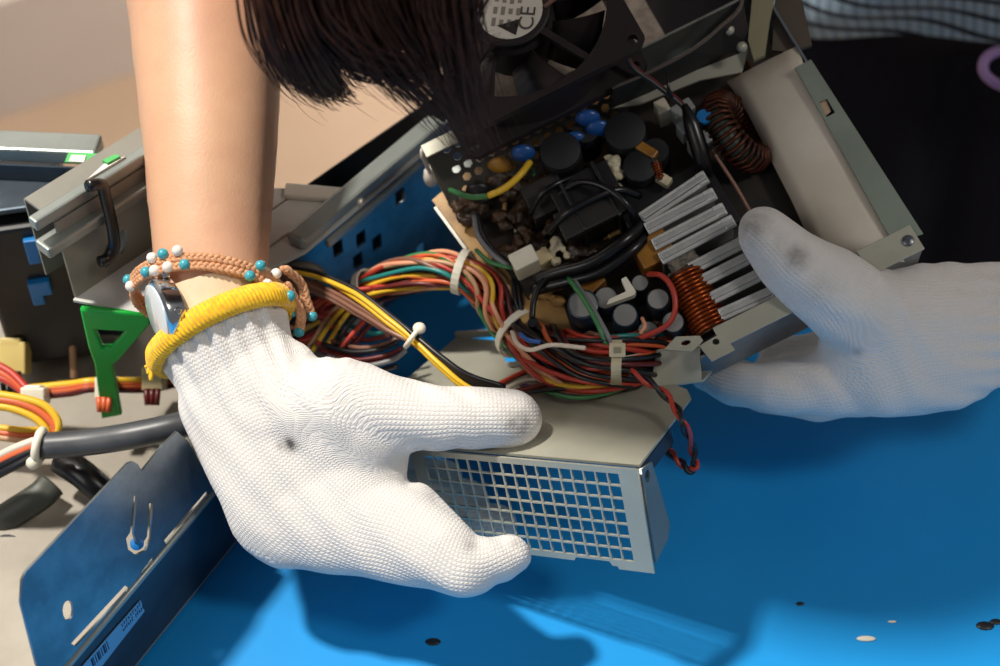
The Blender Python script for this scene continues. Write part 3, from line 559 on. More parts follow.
def tie(name, i, extra=.0004, head=None, m=None, w=.0022):
    nr, bn = fr[i]; r = rprof(i)+.0012+extra; b = MB(); t = nr.cross(bn)
    ring = [cp[i]+(nr*math.cos(a*.2618)+bn*math.sin(a*.2618))*r for a in range(24)]
    vs = []
    for q in ring:
        d = (q-cp[i]).normalized(); vs += [q-t*w/2, q+t*w/2, q+t*w/2+d*.0009, q-t*w/2+d*.0009]
    fs = []
    for a in range(24):
        A, B_ = a*4, ((a+1) % 24)*4
        for e in range(4): fs.append((A+e, A+(e+1) % 4, B_+(e+1) % 4, B_+e))
    b.verts(vs, fs); b.build(name, m or whitep, ps)
tie('cable_tie', 30, w=.003); tie('cable_tie', 48, w=.0032); tie('cable_tie', 65, w=.003)
# tie round the bundle over the cover, with square head
tm = mat('tie_natural', 'cbbfa0', .4, col2='bdb08f', nscale=60)
nr, bn = fr[13]; b = MB()
tx0 = PL(616, 345, .026); tpts = [PL(617, 340, .0285), PL(617, 352, .0275), PL(616, 366, .0245), PL(616, 378, .018), PL(616, 385, .008), PL(616, 388, .001)]
xx = (RT).normalized(); vs = []
for q in catmull(tpts, 3): vs += [q-xx*.0019, q+xx*.0019, q+xx*.0019-FW*.0009, q-xx*.0019-FW*.0009]
n4 = len(vs)//4; fs = [(i*4+e, i*4+(e+1) % 4, i*4+4+(e+1) % 4, i*4+4+e) for i in range(n4-1) for e in range(4)]+[(0, 1, 2, 3), (n4*4-4, n4*4-3, n4*4-2, n4*4-1)]
b.verts(vs, fs); hd_ = PL(617, 350, .029); b.cbox(hd_, RT, UP, -FW, .0058, .0052, .0026); b.build('cable_tie', tm, ps, bevel=.0004)
b = MB(); b.cbox(hd_-FW*.0027, RT, UP, -FW, .0026, .0022, .0003); b.build('tie_slot', mat('tie_slot_brown', '8d8468', .6), ps)
# side bundle: yellow, brown and black leads to the left
lp = [(262, 262, .660), (282, 274, .650), (318, 282, .640), (356, 299, .628), (388, 320, .618), (413, 337, .612), (440, 360, .606), (468, 380, .603), (505, 392, .606)]
lc = catmull([P(*p) for p in lp], 6); lf = frames(lc); sp_ = [.0075, .007, .0062, .005, .0038, .0030, .0034, .0036, .004]
lcol = [('yellow', -1.0), ('black', -.35), ('black', .35), ('yellow', 1.9), ('brown', 2.5), ('brown', 3.1), ('black', .0), ('black', -.7), ('brown', 2.0)]
def dscr(t, k): i = min(int(t/6), len(k)-2); return k[i]+(k[i+1]-k[i])*(t/6-i)
def lead(col, offs, par=ps, dz=0): 
    b = MB(); pts = []
    for i, q in enumerate(lc):
        t = i/6; o1 = offs[min(int(t), len(offs)-1)]; o2 = offs[min(int(t)+1, len(offs)-1)]; o = (o1[0]+(o2[0]-o1[0])*(t-int(t)), o1[1]+(o2[1]-o1[1])*(t-int(t)))
        pts.append(q+UP*o[0]*.001+FW*(o[1]*.001+dz))
    b.tube(pts, .00105, 8); b.build('wire', WIRE[col], par, smooth=3)
lead('yellow', [(1.5, 0), (2, 0), (1.8, -1), (2, -1.5), (.6, -1.8), (-.6, -1), (-1.6, -1.4), (-2.6, -1), (-4, 0)])
lead('yellow', [(2.2, 2), (3, 2), (2.4, 1), (0.2, -1), (-1.2, -1.5), (-1.8, -.6), (-2.8, -1), (-3.8, -1), (-4, 0)], dz=.0006)
lead('brown', [(0, 0), (-1, 0), (-3, 0), (-4.5, -.5), (-4, -1), (-2.4, .6), (-1.9, .5), (-2, 1), (-3, 1)])
lead('brown', [(-1, 1), (-2, 1), (-4.6, 0), (-5.8, .5), (-4.6, .3), (-2.0, 1.6), (-.9, 1.2), (-1, 1.5), (-2, 1)])
lead('brown', [(1, 1), (0, 1), (-1.2, 1), (-2.4, 1), (-2.4, .6), (-1.2, 1.2), (-.6, .2), (-.4, 1), (0, 1)])
for k in range(4): lead('black', [(2, 2), (3.2, 2), (3.4-.3*k, 1+k), (3.6-.9*k, .6+k*.6), (2.4-.8*k, .4+k*.4), (1.2-.7*k, -1.2+k*.5), (1.6-.8*k, -1.0+.2*k), (2-.9*k, -1+k*.3), (2-.9*k, 0)], dz=.0003*k)
tq = P(411, 338, .6075); td = (lc[32]-lc[28]).normalized(); tsx = td.cross(FW).normalized()
b = MB(); b.tube([lc[30]+tsx*.0046*math.cos(a*.3927)-FW*.0046*math.sin(a*.3927) for a in range(16)], .0011, 6, closed=True); b.ball(lc[30]+tsx*(.0042 if tsx.x > 0 else -.0042)-FW*.0026, .0026, 2, (1, 1, .8)); b.build('cable_tie', whitep, ps, smooth=3)
# dark tangle behind the wrist: loops and cut ends
for k, (c_, pts, dp) in enumerate([('red', ((372, 288), (345, 292), (318, 300), (312, 312), (326, 316), (345, 308)), .648), ('red', ((366, 296), (338, 300), (322, 308), (322, 320), (338, 318), (352, 306)), .650),
        ('yellow', ((352, 302), (336, 316), (318, 342), (312, 352)), .646), ('yellow', ((358, 304), (344, 318), (328, 344), (322, 354)), .645), ('tan', ((350, 300), (332, 312), (316, 336), (308, 348)), .648), ('black', ((362, 306), (350, 322), (334, 348)), .645),
        ('red', ((372, 312), (356, 330), (338, 352), (330, 362)), .644), ('maroon', ((380, 314), (364, 332), (344, 354)), .646),
        ('black', ((322, 344), (350, 352), (378, 350), (398, 342)), .642), ('maroon', ((318, 350), (350, 360), (384, 356), (402, 348)), .642), ('brown', ((330, 340), (358, 348), (386, 344), (404, 334)), .645), ('grey', ((326, 356), (360, 366), (392, 360), (406, 350)), .641), ('red', ((316, 342), (346, 356), (372, 362), (398, 358)), .644), ('black', ((330, 362), (366, 372), (398, 366)), .643), ('maroon', ((336, 330), (362, 340), (390, 336)), .648), ('teal', ((350, 326), (376, 334), (404, 328)), .652)]):
    b = MB(); b.tube(catmull([P(x, y, dp) for x, y in pts], 6), .0011, 7); b.build('wire', WIRE[c_], ps, smooth=3)
b = MB(); b.tube([P(302+20*math.cos(a*.2618), 277+11*math.sin(a*.2618), .668+.004*math.sin(a*.2618)) for a in range(24)], .0022, 8, closed=True); b.build('wire_loop', mat('grey_brown_sheath', '5d5348', .5), ps, smooth=3)
# loose wires lying on the cover below the bundle, and the twisted fan lead
for k, (c_, pts) in enumerate([('red', ((476, 398), (525, 372), (560, 370), (600, 377), (640, 380))), ('white', ((478, 400), (530, 380), (570, 384), (612, 380))), ('black', ((480, 404), (545, 390), (590, 388), (640, 374))), ('purple', ((520, 384), (560, 394), (600, 390), (645, 372))), ('green', ((540, 390), (575, 398), (612, 392), (650, 376))), ('maroon', ((482, 400), (550, 384), (600, 384), (650, 368))), ('orange', ((478, 394), (545, 364), (590, 372), (640, 372))), ('tan', ((480, 402), (540, 386), (590, 380)))]):
    b = MB(); b.tube(catmull([PL(x, y, .0016+.0018*(k % 3)) for x, y in pts], 6), .0009, 7); b.build('wire', WIRE[c_], ps, smooth=3)
for k, (c_, pts, w) in enumerate([('white', ((512, 332), (517, 343), (530, 350), (552, 345), (585, 348)), .0262), ('blue', ((520, 334), (528, 340), (540, 342)), .0262)]):
    b = MB(); b.tube(catmull([PL(x, y, w) for x, y in pts], 6), .0009, 7); b.build('wire', WIRE[c_], ps, smooth=3)
tpth = catmull([PL(630, 372, .018), PL(652, 384, .014), PL(672, 402, .008), PL(684, 425, .004)]+[P(692, 448, .592), P(695, 466, .594), P(689, 470, .595), P(678, 460, .598), P(664, 450, .602), P(650, 462, .604), P(640, 470, .60)], 7); tf = frames(tpth)
for s in (0, 1):
    b = MB(); b.tube([q+(n_*math.cos(i*.55+s*math.pi)+q_*math.sin(i*.55+s*math.pi))*.0010 for i, (q, (n_, q_)) in enumerate(zip(tpth, tf))], .00092, 7); b.build('wire', WIRE[('red', 'black')[s]], ps, smooth=3)
b = MB(); b.cbox(P(664, 446, .604), RT, UP, FW, .006, .004, .005); b.build('lead_plug', blackp, ps, bevel=.0005)
# leads on the board
def blead(name, pts, r, m): b = MB(); b.tube(catmull([TP(x, y, w) for x, y, w in pts], 6), r, 8); b.build(name, m, ps, smooth=3)
blead('thick_lead', ((536, 280, -.010), (558, 272, -.006), (592, 262, -.002), (625, 240, .0), (645, 222, -.006)), .0026, blackr)
blead('thick_lead', ((532, 290, -.012), (566, 282, -.008), (600, 272, -.005), (632, 250, -.003), (650, 232, -.008)), .0026, blackr)
blead('lead', ((532, 318, -.004), (534, 300, -.004), (541, 284, -.006), (552, 272, -.010)), .0012, blackr)
blead('lead', ((450, 190, -.012), (470, 197, -.006), (488, 196, -.002)), .0012, WIRE['green']); blead('lead', ((488, 196, -.002), (505, 188, .0), (520, 175, .001), (530, 162, -.002)), .0014, WIRE['yellow'])
blead('lead', ((474, 216, -.016), (478, 236, -.012), (492, 254, -.010), (508, 266, -.010)), .0011, WIRE['grey']); blead('lead', ((478, 214, -.016), (484, 236, -.012), (498, 254, -.010), (512, 266, -.010)), .0009, WIRE['black'])
blead('lead', ((476, 250, -.014), (490, 262, -.010), (512, 268, -.010)), .0009, WIRE['green'])
blead('lead', ((568, 278, -.006), (584, 300, .002), (598, 325, .006), (606, 345, .004)), .0010, WIRE['green']); blead('lead', ((574, 280, -.006), (590, 304, .002), (604, 328, .006), (612, 345, .004)), .0010, WIRE['grey'])
blead('lead', ((648, 274, -.004), (662, 276, .002), (673, 290, .003), (675, 310, .002), (666, 326, .0), (640, 338, -.002), (625, 342, .0)), .0011, WIRE['red']); blead('lead', ((642, 318, -.006), (645, 326, -.004), (640, 334, -.004)), .0008, WIRE['salmon'])
blead('lead', ((712, 150, -.006), (735, 185, -.010), (752, 215, -.014)), .0008, WIRE['brown'])
# ------------------------------------------------------------------ cover plate with the square-holed grille
pcv = empty('cover_plate', PO+PA*.045+PB*.03-PN*.043, 'beige steel cover plate with a square-holed grille pinched by the left glove', 'cover')
LA, LB, LC = .0935, .064, .0433
ah = [in2d(PL(x, y, 0), PO, PA, PB) for x, y in ((503, 351), (518, 350), (521, 362), (506, 363))]
cl_ = in2d(PL(456, 339, 0), PO, PA, PB); cm_ = in2d(PL(540, 334, 0), PO, PA, PB)
sheet('top_panel', [(0, .002), (cl_[0]+.006, .002), (cl_[0], cl_[1]), (cm_[0], cl_[1]), (.016, LB), (.004, LB-.006), (0, LB-.012)], [ah], PO, PA, PB, .001, beige, pcv)
# grille face: X = PA, Y = -PN ; origin at PO
gh = []
nx, ny = 17, 7
pxs, pys = .00478, .00535
for i in range(nx):
    for j in range(ny):
        x0 = .0075+i*pxs; y0 = .0024+j*pys; gh.append([(x0, y0), (x0+pxs-.0006, y0), (x0+pxs-.0006, y0+pys-.0006), (x0, y0+pys-.0006)])
go_ = [(0, 0), (LA, 0), (LA, LC-.002), (.035, LC-.002), (.034, LC), (.0275, LC), (.0268, LC-.0012), (.0245, LC-.0012), (.0238, LC+.0006), (.018, LC+.0006), (.017, LC-.001), (.0, LC-.001)]
go_ = [(-.0002, 0), (LA, 0), (LA, LC-.0015), (.032, LC-.0015), (.031, LC-.003), (.0175, LC-.003), (.0165, LC-.0012), (.0145, LC-.0012), (.0140, LC), (0, LC)]
gr = sheet('grille', go_, gh, PO, PA, -PN, .0009, beige, pcv)
# returned right-hand flange, its hole and the dark relief gap
fo = PO-PN*.002; fh = [ellipse(.0052, .0058, .0021, .0024, 14)]
sheet('side_flange', [(.0015, .0008), (.0105, .003), (.0165, .033), (.013, .037), (.0008, LC-.004)], fh, PO-PA*.0003, PB, -PN, .0009, greysteel, pcv)
b = MB(); b.box(PO+PB*.0035-PN*.0012, PB*.028, PA*.0008, -PN*.006); b.build('edge_strip', darkst, pcv)
sheet('rear_tab', [in2d(PL(x, y, .0), PO, PA, PB) for x, y in ((650, 388), (703, 381), (712, 372), (700, 372))], [], PO, PA, PB, .001, beige, pcv)
tq0, tq1 = PL(650, 388, .0), PL(702, 382, .0); tu = (tq1-tq0); tz = (UP*.9-FW*.15).normalized()
b = MB(); b.hexa([tq0, tq1, tq1+tz*.0145-RT*.001, tq0+tz*.0150+RT*.0024], FW*.001); b.build('upright_tab', beige, pcv, bevel=.0003)
b = MB(); q0_, q1_ = PL(456, 339, .0004), PL(492, 337, .0004); b.box(q0_, q1_-q0_, PN*.003, PB*.0015); b.build('rear_lip', beige, pcv)
# ------------------------------------------------------------------ second cover with the fan
FHT = .004
fc = TP(510, 10, .030); fu, fv, fw = tuv(fc)
print('fan centre', fu, fv, fw)
cv2 = empty('top_cover', T(.06, .16, W3), 'beige top cover plate behind the tray, seen through the fan opening', 'cover')
b = MB(); b.box(T(.03, V1+.002, W3+.002), TU*.083, TV*.075, TW*.001); b.build('panel', mat('dusty_beige', 'b3a596', .6, col2='8d7f73', nscale=160), cv2)
b = MB(); b.box(T(.03, V1+.076, W3+.002), TU*.083, TV*.001, TW*.003); b.build('rim', greenish, cv2)
fan = empty('cooling_fan', T(fu, fv, fw-.026), 'black square cooling fan with a round white label hanging above the board', 'fan')
hs_ = .040; cir = ellipse(fu, fv, .0375, .0375, 48); k = .004
fo_ = [(fu-hs_+k, fv-hs_), (fu+hs_-k, fv-hs_), (fu+hs_, fv-hs_+k), (fu+hs_, fv+hs_-k), (fu+hs_-k, fv+hs_), (fu-hs_+k, fv+hs_), (fu-hs_, fv+hs_-k), (fu-hs_, fv-hs_+k)]
sc_h = [ellipse(fu+sx_*.0352, fv+sy_*.0352, .0021, .0021, 12) for sx_ in (-1, 1) for sy_ in (-1, 1)]
sheet('frame', fo_, [cir]+sc_h, TO+TW*fw, TU, TV, .0035, fanp, fan); sheet('frame', fo_, [cir]+sc_h, TO+TW*(fw-.0225), TU, TV, .0035, fanp, fan)
b = MB(); o = T(fu, fv, fw)
ring = [[o+(TU*math.cos(a*math.pi/24)+TV*math.sin(a*math.pi/24))*r-TW*h for a in range(48)] for r, h in ((.0375, .0), (.0392, .0), (.0392, .024), (.0375, .024))]
b.verts(sum(ring, []), [(i*48+a, i*48+(a+1) % 48, ((i+1) % 4)*48+(a+1) % 48, ((i+1) % 4)*48+a) for i in range(4) for a in range(48)]); b.build('barrel', fanp, fan, smooth=.6)
b = MB(); b.lathe(T(fu, fv, fw-.003), TW, [(0, .0155), (.003, .0155), (.0036, .0148)], 40); b.build('motor_mount', fanp, fan, smooth=.6)
for a in (.5, 2.1, 3.7, 5.2): d = TU*math.cos(a)+TV*math.sin(a); n_ = TW.cross(d); b = MB(); b.box(T(fu, fv, fw-.003)+d*.014-n_*.0014, d*.0245, n_*.0028, TW*.003); b.build('strut', fanp, fan)
b = MB(); b.lathe(T(fu, fv, fw-.024), TW, [(0, .0165), (.018, .0165), (.02, .015)], 32); b.build('hub', fanp, fan, smooth=.6)
for k in range(7):
    a = k*2*math.pi/7; vs = []
    for j in range(6):
        r = .0165+j*.004; aa = a+.10*j*.35
        for e, hh in ((-.26, -.020), (.30, -.006)): vs.append(T(fu, fv, fw)+TU*r*math.cos(aa+e)+TV*r*math.sin(aa+e)+TW*hh)
    b = MB(); b.verts(vs, [(j*2, j*2+1, j*2+3, j*2+2) for j in range(5)]); ob = b.build('blade', fanp, fan, smooth=3); ob.modifiers.new('t', 'SOLIDIFY').thickness = .0012
b = MB(); b.lathe(T(fu, fv, fw+.0006), TW, [(0, .0128), (.0002, .0128)], 40); lb = b.build('label_disc', mat('label_silver', 'd9d5ca', .35, .1), fan)
lx = (UP*.45+RT*.9); lx = (lx-TW*lx.dot(TW)).normalized(); lx = (TU*.55+TV*.83).normalized(); ly = TW.cross(lx)
lo2 = T(fu, fv, fw+.00085); ink2 = mat('label_ink', '4b4744', .6); ink3 = mat('label_ink_pale', '857f76', .6)
text_mesh('label_text', 'CE', .0085, lo2+lx*-.0035+ly*-.0075, lx, ly, ink2, lb)
b = MB()
for r_ in range(4):
    for c_ in range(3):
        b.cbox(lo2+ly*(-.0035+r_*.003)+lx*(-.006+c_*.005), lx, ly, TW, .0036-.0006*((r_+c_) % 3), .0016, .0001)
b.build('printed_lines', ink3, lb)
b = MB(); b.prism([lo2+lx*x+ly*y for x, y in ((-.011, -.004), (-.004, -.0045), (-.0075, .004))], TW*.0001); b.build('torn_patch', mat('torn_dark', '231d1c', .6), lb)
b = MB(); b.tube(catmull([T(fu+.012, fv-.006, fw+.001), T(fu+.024, fv-.004, fw+.002), T(fu+.037, fv-.006, fw+.001)], 5), .0009, 7); b.build('wire', WIRE['brown'], fan, smooth=3)
for k, c_ in enumerate(('maroon', 'maroon', 'black')):
    b = MB(); b.tube(catmull([T(fu+.037, fv-.012-k*.001, fw+.001), TP(628, 58+k, .016), TP(655, 82+k, .010), TP(684, 106+k, .004), TP(694, 130, .0), TP(702, 172, -.008)], 6), .0010, 7); b.build('wire', WIRE[c_], fan, smooth=3)
b = MB(); b.tube([TP(x, y, w) for x, y, w in ((684, 104, .005), (692, 125, .001), (700, 150, -.003), (706, 178, -.008))], [.0012, .0034, .0036, .003], 10); b.build('sleeve', blackr, fan, smooth=3)
b = MB(); b.tube([TP(667, 72, .012), TP(668, 86, .010), TP(672, 98, .008)], [.0002, .0006, .0007], 6); b.build('sleeve_end', blackr, fan, smooth=3)
# ------------------------------------------------------------------ the person
pe = empty('person', (.2, .84, FZ), 'person in a striped light blue top and dark trousers bending over with white knitted gloves', 'person')
def R_(px, d): return px*d/FP
def N_(x, y, d, rpx, k=1): return (P(x, y, d), R_(rpx, d), k)
nodes = dict(
    rh=N_(240, 365, .602, 40, .7), rw=N_(212, 288, .606, 58, .8), rw2=N_(211, 235, .611, 62, .82), rf1=N_(211, 150, .622, 68.5, .9), rf2=N_(207, 20, .645, 78), rf3=N_(200, -120, .668, 88), re=(P(205, -290, .70), .041),
    rs=(V((-.08, .80, .44)), .062), ch=(V((.06, .80, .42)), .115), ch2=(V((.12, .82, .36)), .115), wa=(V((.20, .85, .23)), .105), pe=(V((.27, .87, .08)), .135),
    ls=(V((.22, .76, .39)), .062), le=(V((.38, .58, .19)), .041), lf=(V((.30, .50, .14)), .036), lw=(P(1080, 312, .632), .021), lh=(P(1010, 318, .63), .014),
    nk=(V((.02, .70, .45)), .055), nk2=(V((0, .60, .39)), .052), hd=(V((-.03, .49, .31)), .078), hd2=(V((-.035, .515, .36)), .088), jaw=(V((-.02, .53, .275)), .045),
    rh1=(V((.19, .87, .02)), .105), rk=(V((.19, .83, -.30)), .06), ra=(V((.19, .87, -.66)), .042), rt=(V((.19, .74, -.725)), .026),
    lh1=(V((.36, .87, .02)), .105), lk=(V((.37, .83, -.30)), .06), la=(V((.37, .87, -.66)), .042), lt=(V((.37, .74, -.725)), .026))
bones = [('rh', 'rw'), ('rw', 'rw2'), ('rw2', 'rf1'), ('rf1', 'rf2'), ('rf2', 'rf3'), ('rf3', 're'), ('re', 'rs'), ('rs', 'ch'), ('ch', 'ch2'), ('ch2', 'wa'), ('wa', 'pe'), ('ch', 'ls'), ('ls', 'le'), ('le', 'lf'), ('lf', 'lw'), ('lw', 'lh'),
         ('ch', 'nk'), ('rs', 'nk'), ('ls', 'nk'), ('nk', 'nk2'), ('nk2', 'hd2'), ('hd', 'hd2'), ('hd', 'jaw'), ('nk2', 'jaw'), ('pe', 'rh1'), ('rh1', 'rk'), ('rk', 'ra'), ('ra', 'rt'), ('pe', 'lh1'), ('lh1', 'lk'), ('lk', 'la'), ('la', 'lt')]
# face looking down at the work: nose, brow and ears grow from the head
nodes.update(ns=(V((-0.022, 0.461, 0.233)), .010), nb=(V((-0.025, 0.436, 0.263)), .009), er=(V((-0.115, 0.526, 0.323)), .016), er2=(V((-0.118, 0.541, 0.308)), .012), el=(V((0.060, 0.526, 0.313)), .016), el2=(V((0.062, 0.541, 0.298)), .012), chn=(V((-0.015, 0.521, 0.228)), .016), lip=(V((-0.018, 0.491, 0.228)), .013))
bones += [('ns', 'nb'), ('nb', 'hd'), ('er', 'er2'), ('er', 'hd2'), ('el', 'el2'), ('el', 'hd2'), ('chn', 'jaw'), ('lip', 'chn')]
body = link('body', organic(nodes, bones, .005, axis=FW, smooth=8), skin, pe, smooth=3)
for x in (-.045, .025):
    b = MB(); b.ball(V((x-.01, .468, .266)), .010, 2); b.build('eye', mat('eye_white', 'ded8d0', .3), pe, smooth=3)
# ---- trousers
tn = {k: (nodes[k][0], nodes[k][1]*1.0+.018) for k in ('pe', 'rh1', 'lh1')}
tn.update(rk=(V((.20, .83, -.30)), .092), lk=(V((.37, .83, -.30)), .092), ra=(V((.19, .87, -.66)), .075), la=(V((.37, .87, -.66)), .075))
o = link('trousers', organic(tn, [('pe', 'rh1'), ('pe', 'lh1'), ('rh1', 'rk'), ('lh1', 'lk'), ('rk', 'ra'), ('lk', 'la')], .008, smooth=6), jeans, pe, smooth=3); o['label'] = 'dark navy trousers'
# ---- top with stripes; rings from the hem up to the chest carry a height coordinate
st = mat('striped_knit', '9fc3dc', .9, sheen=.2, spec=.2); g = G(st)
at = g.n('ShaderNodeAttribute', attribute_name='cloth'); sp3 = g.n('ShaderNodeSeparateXYZ'); g.l(at.outputs['Vector'], sp3.inputs[0])
fr_ = g.math('FRACT', g.math('MULTIPLY', sp3.outputs[1], 1/.0125)); dk = g.math('LESS_THAN', fr_, .27)
mx = g.n('ShaderNodeMix', data_type='RGBA'); g.l(dk, mx.inputs[0]); mx.inputs[6].default_value = lin('b6d3e6'); mx.inputs[7].default_value = lin('1b2133'); g.l(mx.outputs[2], g.b.inputs['Base Color'])
rib = g.math('ABSOLUTE', g.math('SINE', g.math('MULTIPLY', sp3.outputs[0], math.pi/.0052)))
bp = g.n('ShaderNodeBump'); bp.inputs['Strength'].default_value = 1; bp.inputs['Distance'].default_value = .0022; g.l(g.math('POWER', rib, .5), bp.inputs['Height']); g.l(bp.outputs['Normal'], g.b.inputs['Normal'])
spine = [(V((.285, .86, -.018)), .182, .160), (V((.282, .862, .0)), .182, .160), (V((.275, .865, .04)), .176, .155), (V((.26, .868, .09)), .166, .146), (V((.235, .862, .15)), .155, .138), (V((.20, .852, .22)), .148, .130), (V((.16, .84, .29)), .15, .13), (V((.11, .825, .36)), .155, .132), (V((.07, .81, .42)), .15, .13), (V((.045, .79, .48)), .125, .11), (V((.03, .75, .51)), .07, .06)]
dense = []
for i in range(len(spine)-1):
    for k in range(8):
        t = k/8; a, c = spine[i], spine[i+1]; dense.append((a[0].lerp(c[0], t), a[1]+(c[1]-a[1])*t, a[2]+(c[2]-a[2])*t))
NS = 220; vs = []; att = []; h = 0
for i, (c, rx, ry) in enumerate(dense):
    if i: h += (c-dense[i-1][0]).length
    for k in range(NS):
        a = 2*math.pi*k/NS; fold = .006*math.sin(5*a+i*.11)+.004*math.sin(11*a-i*.16+1); fold *= max(.2, 1-h*2.0)
        hang = (.010*math.sin(2*a+.8)+.012*math.cos(a-1.2*math.pi-.5))*max(0, 1-h*4)+(-.006+.030*min(1, max(0, (max(0, -math.sin(a))-.707)/.293))**1.3)*max(0, 1-h*2.5)
        bulge = .012*math.exp(-((h-.045+.02*math.sin(a*2))/.018)**2)
        sag = .10*max(0, math.sin(-a))*0
        vs.append(c+V((math.cos(a)*(rx+fold+bulge), math.sin(a)*(ry+fold+bulge), hang+sag)))
        diag = .018*math.sin(a*3.0+.6)+.05*max(0, math.cos(a+.55))**3
        att.append((a*.16, h+diag+.004*math.sin(7*a+h*60), 0))
fs = [(i*NS+k, i*NS+(k+1) % NS, (i+1)*NS+(k+1) % NS, (i+1)*NS+k) for i in range(len(dense)-1) for k in range(NS)]
me = bpy.data.meshes.new('shirt'); me.from_pydata([tuple(v) for v in vs], [], fs)
a_ = me.attributes.new('cloth', 'FLOAT_VECTOR', 'POINT'); a_.data.foreach_set('vector', [x for t in att for x in t])
sh = link('shirt', me, st, pe, smooth=3); sh['label'] = 'light blue ribbed top with thin dark stripes'
md = sh.modifiers.new('t', 'SOLIDIFY'); md.thickness = .002
sn = dict(a=(nodes['rs'][0], .074), b=(nodes['rs'][0].lerp(nodes['re'][0], .55), .062), c=(nodes['ls'][0], .074), d=(nodes['ls'][0].lerp(nodes['le'][0], .55), .062), m=(V((.06, .79, .43)), .1))
so_ = organic(sn, [('a', 'b'), ('c', 'd'), ('a', 'm'), ('c', 'm')], .008, smooth=4)
co3 = np.empty(len(so_.vertices)*3); so_.vertices.foreach_get('co', co3); co3 = co3.reshape(-1, 3)
a_ = so_.attributes.new('cloth', 'FLOAT_VECTOR', 'POINT'); a_.data.foreach_set('vector', np.column_stack([co3[:, 1], co3[:, 2]+.3*co3[:, 0], co3[:, 0]*0]).astype(np.float32).ravel())
link('sleeves', so_, st, pe, smooth=3)
# ---- hair: cap plus many hanging strands
hn = dict(a=(V((-.034, .522, .372)), .094), b=(V((-.04, .566, .366)), .085), c=(V((-.034, .476, .330)), .092))
hair = link('hair', organic(hn, [('a', 'b'), ('a', 'c')], .005, smooth=4), hairm, pe, smooth=3)
DH = .50
guides = [
    [(215, -220), (236, -90), (250, -10), (262, 45), (290, 84), (330, 104)],
    [(235, -230), (262, -90), (280, 0), (300, 60), (318, 92), (340, 104)],
    [(255, -240), (285, -90), (300, 10), (322, 62), (338, 90), (352, 96)],
    [(270, -240), (295, -90), (306, 0), (330, 50), (372, 78), (420, 66), (470, 48)],
    [(300, -250), (318, -90), (322, -10), (350, 35), (400, 62), (445, 52), (500, 40)],
    [(330, -260), (335, -90), (338, 0), (360, 55), (395, 84), (425, 92)],
    [(350, -260), (352, -90), (362, 5), (400, 66), (440, 112), (478, 150)],
    [(380, -260), (385, -90), (392, 0), (425, 60), (455, 112), (484, 156)],
    [(410, -260), (418, -90), (420, 0), (442, 55), (462, 110), (488, 162)],
    [(440, -260), (450, -90), (452, 0), (462, 60), (474, 115), (492, 160)],
    [(455, -260), (462, -90), (462, 0), (466, 60), (470, 110), (482, 150)],
    [(470, -260), (482, -90), (474, -20), (462, 20), (446, 50), (424, 70)],
    [(480, -260), (500, -130), (492, -60), (474, -10), (470, 30), (474, 80)]]
rnd = random.Random(3)
def strands(name, n, sel, wid, jit, dj, seed, ln=(.8, 1.02)):
    rnd = random.Random(seed); b = MB()
    for k in range(n):
        i = rnd.choice(sel); j = min(len(guides)-1, i+1); t = rnd.random(); A_, B_ = guides[i], guides[j]; m = min(len(A_), len(B_))
        if abs(len(A_)-len(B_)): t = 0
        jx, jy = rnd.gauss(0, jit), rnd.gauss(0, jit*.6); d0 = DH+rnd.uniform(-dj, dj); L_ = rnd.uniform(*ln); wv = rnd.uniform(0, 6.28)
        pts = []
        for q in range(len(A_) if t == 0 else m):
            f_ = q/(len(A_)-1); a, c = A_[q], (B_[q] if t else A_[q]); spread = .5+f_*.8
            pts.append(P(a[0]+(c[0]-a[0])*t+jx*spread+3*math.sin(wv+f_*5), a[1]+(c[1]-a[1])*t+jy*spread, d0+.05*f_*f_+.012*math.sin(wv+f_*3)))
        cm = catmull(pts, 5); cm = cm[:max(6, int(len(cm)*L_))]
        b.tube(cm, [wid*(1 if z < len(cm)*.6 else max(.12, 1-(z-len(cm)*.6)/(len(cm)*.42))) for z in range(len(cm))], 4, cap=False)
    return b.build(name, hairm, pe, smooth=3)
strands('hair_strands', 520, [0, 1, 2, 3, 4, 5], .00035, 7, .012, 1)
strands('hair_strands', 300, [3, 4, 5, 8, 9, 10, 11], .00036, 10, .016, 2, (.55, .84))
strands('hair_strands', 240, [5, 6, 7, 8, 9], .00024, 13, .018, 3, (.8, 1.05))
strands('hair_strands', 90, [9, 10, 11], .0005, 5, .01, 4, (.8, 1.0))
strands('hair_strands', 50, [0, 1, 2, 5, 6], .00016, 14, .016, 5, (.9, 1.05))
mass = dict(a=N_(330, -140, .515, 60), b=N_(350, -30, .52, 42), c=N_(385, 25, .525, 26), d=N_(418, -60, .52, 58), e=N_(436, 5, .53, 34), f=N_(458, 50, .54, 9), g=N_(300, -60, .515, 30), h=N_(318, 10, .52, 13), i=N_(428, 45, .535, 10))
link('hair_lock', organic(mass, [('a', 'b'), ('b', 'c'), ('d', 'e'), ('e', 'f'), ('a', 'd'), ('b', 'e'), ('g', 'h'), ('a', 'g'), ('c', 'i')], .003, smooth=5), hairm, pe, smooth=3)
# ------------------------------------------------------------------ gloves
wool = knit_material('glove_knit', 'dedad6', '5d5a58', .00155, .0015, .6, .0005, .6)
NG = -FW
